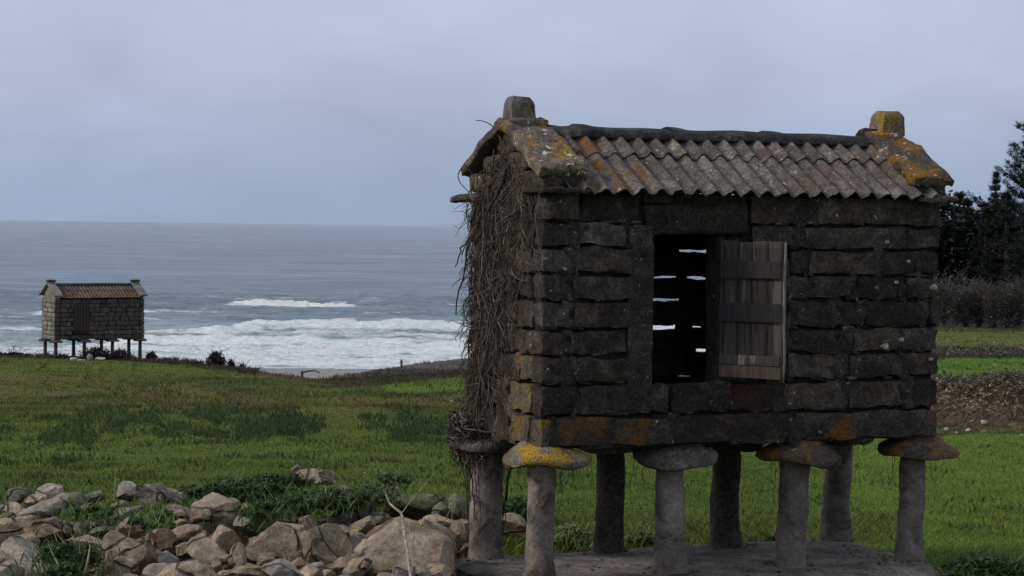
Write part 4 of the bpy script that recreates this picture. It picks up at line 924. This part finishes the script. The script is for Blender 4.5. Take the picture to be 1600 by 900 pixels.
tag(add('rush_clumps', blades('rush_clumps', x, y, np.concatenate(bh), .010+.0006*y, C, 2, lean=.35), m_grass), 'dark rushes and coarse tussocks scattered across the middle of the pasture', 'rushes', kind='stuff')
# scrub: bracken bank on the right, crest at the left
def scrubfield(name, label, spec, seed, cat='scrub'):
    xs, ys, cs_, hs = [], [], [], []
    for (n, t0, t1, d0, d1, col, h) in spec:
        x, y = sample(n, t0, t1, d0, d1); k = fbm(x*1.2, y*1.2, seed, 3); m = k > .35; x, y, k = x[m], y[m], k[m]
        xs.append(x); ys.append(y); cs_.append(np.tile(col, (len(x), 1))); hs.append(h*rg.uniform(.4, 1., len(x))*(.4+1.1*k))
    x, y = np.concatenate(xs), np.concatenate(ys)
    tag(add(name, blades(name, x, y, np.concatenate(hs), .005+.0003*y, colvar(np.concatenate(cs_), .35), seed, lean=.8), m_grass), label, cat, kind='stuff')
scrubfield('dry_bracken', 'dry brown bracken and dead grass on the low bank across the right-hand field', [(6000, .10, .33, 26.3, 27.6, (.12, .12, .06), .08), (7000, .10, .33, 27.4, 29.0, (.19, .135, .095), .13), (5000, .10, .33, 27.2, 30.0, (.10, .10, .055), .13), (9000, .10, .33, 28.8, 30.8, (.085, .07, .052), .16), (5000, .10, .33, 29.8, 30.8, (.065, .056, .042), .18), (3000, .10, .33, 29.8, 30.9, (.13, .12, .10), .18), (6500, .10, .33, 39.3, 44.5, (.070, .064, .046), .10), (2500, .1, .33, 51, 61, (.10, .095, .045), .15)], 5)
cxs = rg.uniform(-.30, -.128, 9000); cdd = np.interp(cxs, CT, CD)+rg.uniform(-4.5, 1.5, 9000)
x, y = cxs*cdd, cdd; k = fbm(x*.8, y*.5, 44, 3); C = colvar(np.where((k > .55)[:, None], np.array([[.075, .055, .038]]), np.array([[.045, .042, .028]])), .3)
tag(add('crest_scrub', blades('crest_scrub', x, y, (.06+.20*sstep(k, .4, .75))*rg.uniform(.4, 1, len(x)), .02+0*x, C, 6, lean=.6), m_grass), 'low dark brown heath along the far edge of the pasture above the beach', 'scrub', kind='stuff')
cxs = rg.uniform(-.10, .02, 5000); cdd = rg.uniform(56, 64, 5000); x, y = cxs*cdd, cdd; C = colvar(np.tile((.06, .052, .032), (len(x), 1)), .3); k = (y < np.interp(x/y, CT, CD)-1)
tag(add('hill_scrub', blades('hill_scrub', x[k], y[k], .10*rg.uniform(.3, 1, k.sum()), .02+0*x[k], C[k], 7, lean=.6), m_grass), 'dark strip of scrub on the slope beside the bright green field left of the large granary', 'scrub', kind='stuff')

# ------------------------------------------------------------------ leafy weeds and brambles
m_leaf = tint_mat('weed_leaves', .55, trans=.25, spec=.35)
def leafcloud(cs, R, n, size, col, seed, flat=.5):
    """n leaf-shaped quads spread through lobes cs with radii R"""
    r = np.random.RandomState(seed); cs = np.asarray(cs, float); R = np.asarray(R, float); k = r.randint(0, len(cs), n)
    dv = r.normal(size=(n, 3)); dv /= np.linalg.norm(dv, axis=1, keepdims=True); P = cs[k]+dv*(R[k]*((r.uniform(.2, 1.0, n)**.6)*(1+np.where(r.rand(n) < .25, r.uniform(0, .6, n), 0)))[:, None])
    a = r.normal(size=(n, 3)); a[:, 2] *= .5; a /= np.linalg.norm(a, axis=1, keepdims=True); nn = r.normal(size=(n, 3)); nn[:, 2] += flat*2; b = np.cross(a, nn); b /= np.linalg.norm(b, axis=1, keepdims=True)+1e-9
    s = size*r.uniform(.5, 1.3, n)[:, None]
    V = np.stack([P-a*s, P+b*s*.5, P+a*s, P-b*s*.5], 1).reshape(-1, 3); i = np.arange(n)*4; F = np.stack([i, i+1, i+2, i+3], 1)
    C = np.tile(col, (n, 1))*np.clip(r.normal(1, .35, n), .3, 2.2)[:, None]; C = C*(1+r.normal(0, .1, (n, 3))*np.array([[1, .3, .5]])); return V, F, np.repeat(np.clip(C, .003, 1), 4, 0)
def weed(name, label, cat, pts, n, size, col, seed, group=None, stems=6, sc_=1.):
    cs_ = []; R = []
    r = random.Random(seed)
    for (px_, py_, d, wpx_, hpx_) in pts:
        m = max(5, int(wpx_*hpx_/55))
        for j in range(m):
            fx = max(-.6, min(.6, r.gauss(0, .27))); p = at(px_+fx*wpx_, py_+r.uniform(-.35, .45)*hpx_*(1-abs(fx)), d+r.uniform(-.35, .35)); rr_ = hpx_*d/FPX*r.uniform(.10, .26); cs_.append(p[:]); R.append((rr_*r.uniform(1.2, 2.2), rr_*1.4, rr_))
    V, F, C = leafcloud(cs_, R, int(n*2.0), size*.66, col, seed, flat=.9); b0 = np.array(cs_).mean(0); b0[2] = V[:, 2].min()
    root = empty(name, b0, 0, label=label, cat=cat, group=group); me = mesh('leaves', V-b0, F); vcol(me, C); add('leaves', me, m_leaf, root)
    r2_ = np.random.RandomState(seed+5); q = np.array(cs_)[r2_.randint(0, len(cs_), n//5)]+r2_.normal(size=(n//5, 3))*np.array([.12, .15, .02]); hh_ = r2_.uniform(.03, .11, len(q))
    me = blades('grass_tuft', q[:, 0], q[:, 1], hh_, .006+0*hh_, colvar(np.tile(np.array(col)*1.7, (len(q), 1)), .3), seed, lean=.45, zf=lambda x, y: q[:, 2]-.04)
    me.transform(Matrix.Translation(-Vector(b0))); add('grass_tuft', me, m_grass, root)['kind'] = 'stuff'
    st = []
    for j in range(stems+3):
        c_ = cs_[r.randrange(len(cs_))]; q = np.array(c_)-b0; st.append(tube([(q[0]+r.uniform(-.05, .05), q[1], q[2]-.15), (q[0], q[1], q[2]), (q[0]+r.uniform(-.12, .12), q[1]+r.uniform(-.1, .1), q[2]+r.uniform(.06, .16))], [.004, .003, .0015], 4))
    V, F = join(st); obj('stems', V, F, m_stalk, root)['kind'] = 'stuff'
DG, MG, LG = (.042, .072, .024), (.066, .108, .030), (.12, .165, .045)
weed('bramble', 'broad dark bramble patch behind the large tan stones, left of the long low stone', 'bramble', [(370, 768, 16.0, 150, 40), (430, 752, 16.4, 90, 26)], 5200, .034, DG, 1, 'weeds growing among the stones', 14)
weed('weed_clump', 'mid green weeds growing below the long low stone', 'weeds', [(520, 778, 15.4, 130, 34), (455, 785, 15.2, 60, 30)], 3200, .030, MG, 2, 'weeds growing among the stones')
weed('weed_clump', 'scattered weeds left of the smooth mossy boulder', 'weeds', [(590, 772, 15.8, 60, 36), (615, 748, 17, 50, 22)], 1600, .028, MG, 3, 'weeds growing among the stones')
weed('weed_clump', 'weeds on top of the stones behind the flat grey slab at the left', 'weeds', [(140, 800, 14.9, 90, 20), (205, 812, 14.8, 40, 14)], 1700, .028, MG, 4, 'weeds growing among the stones')
weed('bramble', 'dark green weeds filling the hollow at the lower left, a dry stalk leaning out', 'bramble', [(112, 866, 12.6, 62, 44), (100, 892, 12.1, 46, 26)], 2800, .028, DG, 5, 'weeds growing among the stones', 12)
weed('weed_clump', 'bright green weeds between the grey back stones and the large tan stone', 'weeds', [(250, 805, 15.3, 34, 22), (252, 822, 14.7, 30, 14)], 900, .026, (.07, .13, .025), 6, 'weeds growing among the stones')
weed('weed_clump', 'weeds spilling over the stones above the squared tan stone', 'weeds', [(412, 800, 14.6, 50, 34), (400, 778, 15.6, 40, 20)], 1800, .028, DG, 7, 'weeds growing among the stones')
weed('weed_clump', 'dark weeds just behind the first two pillars of the large granary', 'weeds', [(812, 795, 17.2, 60, 50)], 1500, .032, DG, 8, 'weeds behind the platform')
weed('weed_clump', 'pale green weeds in the gap between the front left pillar and the darkest pillar', 'weeds', [(890, 838, 15.9, 60, 36), (860, 850, 15.6, 40, 16)], 1500, .030, LG, 9, 'weeds behind the platform')
weed('weed_clump', 'weeds between the darkest pillar and the second front pillar', 'weeds', [(1005, 842, 16.0, 60, 26)], 900, .030, MG, 10, 'weeds behind the platform')
weed('weed_clump', 'dark tussock between the third pair of pillars', 'weeds', [(1200, 848, 16.1, 56, 26)], 1000, .028, DG, 11, 'weeds behind the platform')
weed('weed_clump', 'dark weeds at the lower right beside the end of the platform', 'weeds', [(1535, 882, 14.2, 90, 34), (1590, 890, 14.2, 60, 26)], 2200, .030, DG, 12, 'weeds behind the platform')
# weeds on the platform edge as coarse grass
px_ = rg.uniform(760, 1480, 2600); d = 15.2+rg.uniform(0, 1.6, 2600)+.0; x = (px_-800)/FPX*d; y = d+(x*.35); u_ = (x-GX)*cy_+(y-GY)*sy_; v_ = -(x-GX)*sy_+(y-GY)*cy_; k = (v_ > 1.12)
tag(add('verge_grass', blades('verge_grass', x[k], y[k], rg.uniform(.03, .13, k.sum()), .005+0*x[k], colvar(np.tile((.13, .15, .045), (k.sum(), 1)), .3), 9, lean=.5), m_grass), 'longer straw-tipped grass along the back edge of the platform', 'grass', kind='stuff')

rz_ = np.random.RandomState(21); LB = []; LR = []
for k in range(420):
    t_ = rz_.uniform(.13, .33); y_ = rz_.uniform(28.3, 30.9) if k < 330 else rz_.uniform(39.4, 44.2); x_ = t_*y_; r_ = rz_.uniform(.08, .24)*(.6+.4*(y_ > 29)); LB.append((x_, y_, float(land(x_, y_))+r_*.5)); LR.append((r_*1.6, r_*1.2, r_))
V, F, C = leafcloud(LB, LR, 26000, .030, (.115, .098, .072), 77); pal = np.random.RandomState(3).rand(len(C)//4); C = C*np.repeat(np.where((pal < .25)[:, None], np.array([[1.9, 1.6, 1.5]]), np.where((pal > .8)[:, None], np.array([[.6, 1.1, .6]]), 1.)), 4, 0)
yq = V[:, 1]; xq = V[:, 0]; fq = ((1-sstep(yq, 28.9, 29.5))*sstep(fbm(xq*.8, yq*.8, 3, 3), .35, .55))[:, None]; C = C*(1+fq*np.array([[.95, .6, .55]]))
me = mesh('dry_undergrowth', V, F); vcol(me, C); tag(add('dry_undergrowth', me, m_leaf), 'tangled low brown undergrowth along the banks of the right-hand fields', 'undergrowth', kind='stuff')
# loose stones in the fields
for k, (px_, py_, d, w_, lab) in enumerate(((1479, 671, 26.6, 9, 'white stone at the foot of the bracken bank, nearest the granary'), (1495, 676, 26.4, 5, 'tiny pale stone between the white ones at the foot of the bank'), (1513, 673, 26.6, 10, 'second white stone along the foot of the bracken bank'), (1519, 659, 27.2, 7, 'small pale stone set higher on the bracken bank'), (1539, 659, 27.2, 12, 'largest white stone on the bracken bank, pointed'), (1537, 675, 26.5, 9, 'pale stone directly below the largest white stone'), (1596, 681, 26.1, 8, 'flat pale stone at the right edge of the photo'), (708, 631, 38., 10, 'pale stone alone in the rough pasture left of the creeper'), (570, 739, 19.5, 5, 'tiny white stone in the grass right of the long low stone'), (620, 763, 16.4, 5, 'tiny white stone in the weeds left of the mossy boulder'))):
    p = at(px_, py_, d); s = w_*d/FPX*.55; V, F = rock(s, s*.8, s*.75, 4000+k, sub=2, cuts=8)
    p.z = max(p.z, float(land(p.x, p.y))); o = obj('field_stone', V, F, m_rubble_g, smooth=35); o.location = p; tag(o, lab, 'stone', 'loose stones in the grass')

# ------------------------------------------------------------------ things along the shore crest
m_bark0 = stone_mat('dark_twig', (.02, .018, .016), (.035, .03, .027), (.06, .052, .046), speck_at=.9)
def shrub(name, label, cat, px_, py_, d, w_, h_, col, seed, group, n=500, twigcol=m_bark0, leafs=True):
    p = at(px_, py_, d); z0 = float(land(p.x, p.y)); wd = w_*d/FPX; hg = max(p.z+h_*d/FPX-z0, .15); r = np.random.RandomState(seed); root = empty(name, (p.x, p.y, z0-.05), 0, label=label, cat=cat, group=group)
    st = []
    for k in range(14):
        a_ = r.uniform(0, 6.28); sp = r.uniform(.2, 1)*wd*.5; n_ = 5; q = np.linspace(0, 1, n_); P = np.stack([np.cos(a_)*sp*q**1.3, np.sin(a_)*sp*q**1.3, hg*q*r.uniform(.6, 1)], 1)+r.normal(size=(n_, 3))*.02; P[0] = 0; st.append(tube(P, np.linspace(.02, .008, n_), 4))
        for j in range(4):
            b_ = P[2+j % 3]; e_ = b_+r.normal(size=3)*wd*.13+np.array([0, 0, .1*hg]); st.append(tube([b_, (b_+e_)/2, e_], [.010, .008, .006], 3))
    V, F = join(st); obj('twigs', V, F, twigcol, root)
    if leafs:
        V, F, C = leafcloud([(0, 0, hg*.5), (wd*.2, 0, hg*.4), (-wd*.2, 0, hg*.45), (0, 0, hg*.75)], [(wd*.4, wd*.3, hg*.4), (wd*.3, wd*.3, hg*.3), (wd*.3, wd*.3, hg*.3), (wd*.2, wd*.2, hg*.25)], int(n*2.4), .055, col, seed)
        me = mesh('leaves', V, F); vcol(me, C); add('leaves', me, m_leaf, root)
DK = (.022, .026, .018)
shrub('shore_shrub', 'round dark bush standing alone just right of the small distant granary', 'shrub', 237, 557, 72, 18, 9, DK, 1, 'shrubs on the crest above the beach', 350)
shrub('shore_shrub', 'tallest spiky shrub on the crest between the small granary and the beach', 'shrub', 337, 574, 64, 34, 27, (.03, .03, .024), 2, 'shrubs on the crest above the beach', 420)
shrub('shore_shrub', 'smaller dark shrub right of the tallest spiky one', 'shrub', 361, 576, 64, 18, 18, DK, 3, 'shrubs on the crest above the beach', 260)
shrub('shore_shrub', 'rounded dark shrub ending the row above the beach', 'shrub', 378, 578, 63, 22, 12, DK, 4, 'shrubs on the crest above the beach', 380)
shrub('shore_shrub', 'low dark shrub between the small granary and the tallest spiky shrub', 'shrub', 270, 572, 68, 30, 7, DK, 5, 'shrubs on the crest above the beach', 300)
shrub('shore_shrub', 'low brown shrub left of the tallest spiky shrub', 'shrub', 308, 575, 66, 26, 7, (.05, .04, .03), 6, 'shrubs on the crest above the beach', 260)
shrub('shore_shrub', 'dark scrub bush among the middle pillars of the small granary', 'shrub', 150, 562, 70.5, 50, 22, DK, 7, 'shrubs on the crest above the beach', 600)
shrub('shore_shrub', 'dark scrub bush under the right half of the small granary', 'shrub', 188, 563, 70.5, 46, 19, (.035, .03, .026), 8, 'shrubs on the crest above the beach', 500)
shrub('shore_shrub', 'low dark bush at the left front pillars of the small granary', 'shrub', 98, 561, 71, 20, 9, DK, 9, 'shrubs on the crest above the beach', 260)
shrub('shore_shrub', 'low dark heath bush at the left edge of the photo', 'shrub', 22, 557, 76, 60, 8, DK, 10, 'shrubs on the crest above the beach', 600)
for k, (px_, py_, w_, h_, lab) in enumerate(((140, 558, 9, 13, 'pale upright stone in front of the small granary'), (157, 561, 16, 6, 'low pale stone right of the upright one before the small granary'), (128, 563, 14, 5, 'low pale stone left of the upright one before the small granary'), (115, 561, 10, 5, 'small pale stone at the second pillar of the small granary'))):
    d = 69.; p = at(px_, py_, d); s = d/FPX*.55; V, F = rock(w_*s, w_*s*.8, h_*s, 5000+k, sub=2, cuts=7); o = obj('shore_stone', V, F, m_rubble_g, smooth=35); o.location = p; tag(o, lab, 'stone', 'stones before the small granary')
def post(px_, y0, y1, d, r, lab):
    p = at(px_, y1, d); zt = at(px_, y0, d).z; zb = min(float(land(p.x, p.y)), p.z)-.2
    V, F = lathe([(r*1.05, zb-p.z), (r, 0), (r*.95, zt-p.z), (r*.6, zt-p.z+.02)], 7, 2, 3, .004); o = obj('fence_post', V, F, m_post, smooth=50); o.location = p; tag(o, lab, 'post', 'old fence posts by the beach')
post(627, 563, 581, 66, .045, 'upright weathered fence post against the surf on the dark slope')
post(472, 580, 589, 54.5, .035, 'short stump of a fence post at the dip above the beach')
stick('driftwood', [(470, 583, 54.), (480, 580, 54.), (492, 579, 54.), (500, 583, 54.)], .03, 'curved bare branch lying beside the short post above the beach', 'driftwood', m_post)

# ------------------------------------------------------------------ hedge and dark trees at the right
for k in range(23):
    px_ = 1372+k*20+random.Random(k).uniform(-5, 5); h_ = random.Random(k+50).uniform(60, 74)+(4 if k < 7 else 0)
    d = 62+random.Random(k+9).uniform(-1, 1.5); p = at(px_, 500, d); z0 = float(land(p.x, p.y)); hg = h_*d/FPX+.1; r = np.random.RandomState(k+300)
    vis = 1460 < px_ < 1600
    lab = 'bare grey-brown hedge shrub, %s in the row at the right' % ['first', 'second', 'third', 'fourth', 'fifth', 'sixth', 'seventh'][min(6, max(0, k-5))] if vis else 'bare grey-brown hedge shrub continuing the row out of sight'
    root = empty('hedge_shrub', (p.x, p.y, z0-.03), 0, label=lab, cat='shrub', group='bare shrubs of the hedge below the pines')
    st = []; 
    for j in range(34):
        a_ = r.uniform(0, 6.28); sp = r.uniform(.1, .5); q = np.linspace(0, 1, 6); P = np.stack([np.cos(a_)*sp*q**.8, np.sin(a_)*sp*q**.8, hg*q*r.uniform(.65, 1.05)], 1); P[1:] += r.normal(size=(5, 3))*.03; st.append(tube(P, np.linspace(.016, .007, 6), 3))
        for i_ in range(9):
            b_ = P[2+i_ % 4]; e_ = b_+r.normal(size=3)*np.array([.14, .14, .10])+np.array([0, 0, .1]); st.append(tube([b_, (b_+e_)/2+r.normal(size=3)*.01, e_], [.008, .007, .005], 3))
    V, F = join(st); obj('branches', V, F, stone_mat('hedge_bark', (.05, .045, .04), (.085, .078, .07), (.13, .12, .11), speck_at=.9, scale=3, var=.2) if k == 0 else bpy.data.materials['hedge_bark'], root)
    V, F, C = leafcloud([(0, 0, hg*.5), (0, 0, hg*.8), (.1, 0, hg*.25)], [(.42, .42, hg*.42), (.36, .36, hg*.24), (.45, .4, hg*.28)], 900, .045, (.075, .066, .055), k+70); me = mesh('dry_leaves', V, F); vcol(me, C); add('dry_leaves', me, m_leaf, root)
m_bark = stone_mat('pine_bark', (.03, .025, .022), (.05, .042, .036), (.08, .07, .06), speck_at=.9, scale=2, var=.2)
def pine(px_, ytop, d, width, label, seed, dens=1., sh=.10, bare=.0, col=(.014, .022, .018)):
    p = at(px_, 495, d); z0 = float(land(p.x, p.y)); H_ = at(px_, ytop, d).z-z0; r = np.random.RandomState(seed)
    root = empty('pine_tree', (p.x, p.y, z0-.1), 0, label=label, cat='tree', group='dark pines behind the hedge')
    ph = r.uniform(0, 6, 2); q = np.linspace(0, 1, 14); tr_ = np.stack([.12*np.sin(q*3+ph[0])*q, .12*np.sin(q*2.5+ph[1])*q, H_*q], 1); V, F = tube(tr_, np.linspace(.16, .02, 14), 8); obj('trunk', V, F, m_bark, root, smooth=180)
    br_ = []; nd_ = []; z = H_*.10; W_ = width/2
    while z < H_*.985:
        f = z/H_; ln = W_*min(1, (1-f)*1.55+.04)*r.uniform(.75, 1.1); m = r.randint(4, 7); a0 = r.uniform(0, 6.28)
        for j in range(m):
            a_ = a0+j*6.283/m+r.normal()*.2; l = ln*r.uniform(.6, 1.12); q = np.linspace(0, 1, 6)
            P = np.stack([np.cos(a_)*l*q, np.sin(a_)*l*q, z-.10*l*np.sin(q*2.2)+.38*l*q**2.2], 1)+tr_[int(f*13)]*np.array([1, 1, 0]); br_.append(tube(P, np.linspace(.03*(1-f)+.014, .008, 6), 4))
            # needle brushes along the limb
            nb = int(max(5, l*9)*dens)
            for i_ in range(nb):
                s_ = r.uniform(.25, 1.02); c_ = np.array([np.interp(s_, q, P[:, a]) for a in range(3)]); c_[2] += r.uniform(-.02, .10); sd_ = r.normal()*.16*l*(1.1-s_); c_ += np.array([-math.sin(a_)*sd_, math.cos(a_)*sd_, abs(sd_)*.2]); nd_.append((*c_, a_))
        z += r.uniform(.26, .42)*(1 if f < .7 else .75)
    V, F = join(br_); obj('branches', V, F, m_bark, root)
    A = np.array(nd_); n = len(A); per = 16; B = np.repeat(A, per, 0); N_ = len(B); dv = r.normal(size=(N_, 3)); dv[:, 2] = np.abs(dv[:, 2])*.8+.25; dv[:, 0] += np.cos(B[:, 3])*.6; dv[:, 1] += np.sin(B[:, 3])*.6; dv /= np.linalg.norm(dv, axis=1, keepdims=True); ln_ = sh*r.uniform(.8, 1.8, N_)[:, None]
    P0 = B[:, :3]+r.normal(size=(N_, 3))*.045; sd3 = np.cross(dv, r.normal(size=(N_, 3))); sd3 /= np.linalg.norm(sd3, axis=1, keepdims=True); V = np.stack([P0-sd3*.013, P0+sd3*.013, P0+dv*ln_], 1).reshape(-1, 3)
    i = np.arange(N_)*3; F = np.stack([i, i+1, i+2], 1); me = mesh('crown', V, F); C = np.tile(col, (N_, 1))*np.clip(r.normal(1, .35, N_), .3, 2)[:, None]*np.repeat(r.uniform(.6, 1.5, n), per)[:, None]; vcol(me, np.repeat(C, 3, 0)); add('crown', me, m_leaf, root)
pine(1622, 165, 76, 6.6, 'tallest pine, rising past the right edge of the photo with layered upturned branches', 1, 1.9)
pine(1574, 292, 72, 2.8, 'broad shorter pine in front of the tallest one', 2, 1.6)
pine(1553, 268, 77, 1.7, 'slender young pine with an open top standing left of the tallest one', 3, .8)
pine(1492, 296, 75, 2.4, 'pine with a pointed top nearest the roof of the large granary', 4, 1.5)
pine(1513, 303, 74, 2.2, 'round-topped pine second from the roof of the large granary', 5, 1.7)
pine(1534, 322, 73, 2.2, 'short pine in the dip between the round-topped one and the tallest group', 6, 1.7)
pine(1460, 312, 76, 2.6, 'pine mostly hidden behind the right end of the large granary', 7, 1.5)
pine(1425, 330, 76, 2.6, 'pine hidden behind the wall of the large granary', 8, 1.3)
pine(1602, 330, 71, 2.6, 'dense low pine at the right edge of the photo', 9, 1.7)
pine(1710, 200, 75, 4.5, 'pine just outside the right edge of the photo', 10, 1.)
pine(1775, 240, 74, 4.2, 'second pine outside the right edge of the photo', 11, 1.)
pine(1840, 210, 76, 4.6, 'third pine outside the right edge of the photo', 12, 1.)
# shadowy undergrowth that closes the view between the trunks
for k in range(11):
    px_ = 1440+k*19; d = 73.5+(k % 3); p = at(px_, 500, d); z0 = float(land(p.x, p.y)); hg = random.Random(k).uniform(3.6, 4.7)
    root = empty('evergreen_bush', (p.x, p.y, z0), 0, label='blackish evergreen bush under the pines, '+['behind the right end wall of the granary', 'just clear of the right end wall of the granary', 'below the pointed pine', 'below the round-topped pine', 'below the short pine', 'below the slender open-topped pine', 'below the broad shorter pine', 'left of the dense low pine', 'at the right edge of the photo', 'just past the right edge of the photo', 'farthest right of all'][k], cat='bush', group='undergrowth below the pines')
    V, F, C = leafcloud([(0, 0, hg*.35), (.3, 0, hg*.6), (-.3, 0, hg*.65), (0, 0, hg*.8)], [(.8, .6, hg*.4), (.5, .5, hg*.35), (.5, .5, hg*.3), (.4, .4, hg*.2)], 2600, .10, (.013, .017, .014), k+90); me = mesh('leaves', V, F); vcol(me, C); add('leaves', me, m_leaf, root)
    V, F = tube([(0, 0, -.1), (0, 0, hg*.6)], [.05, .02], 5); obj('trunk', V, F, m_bark, root)
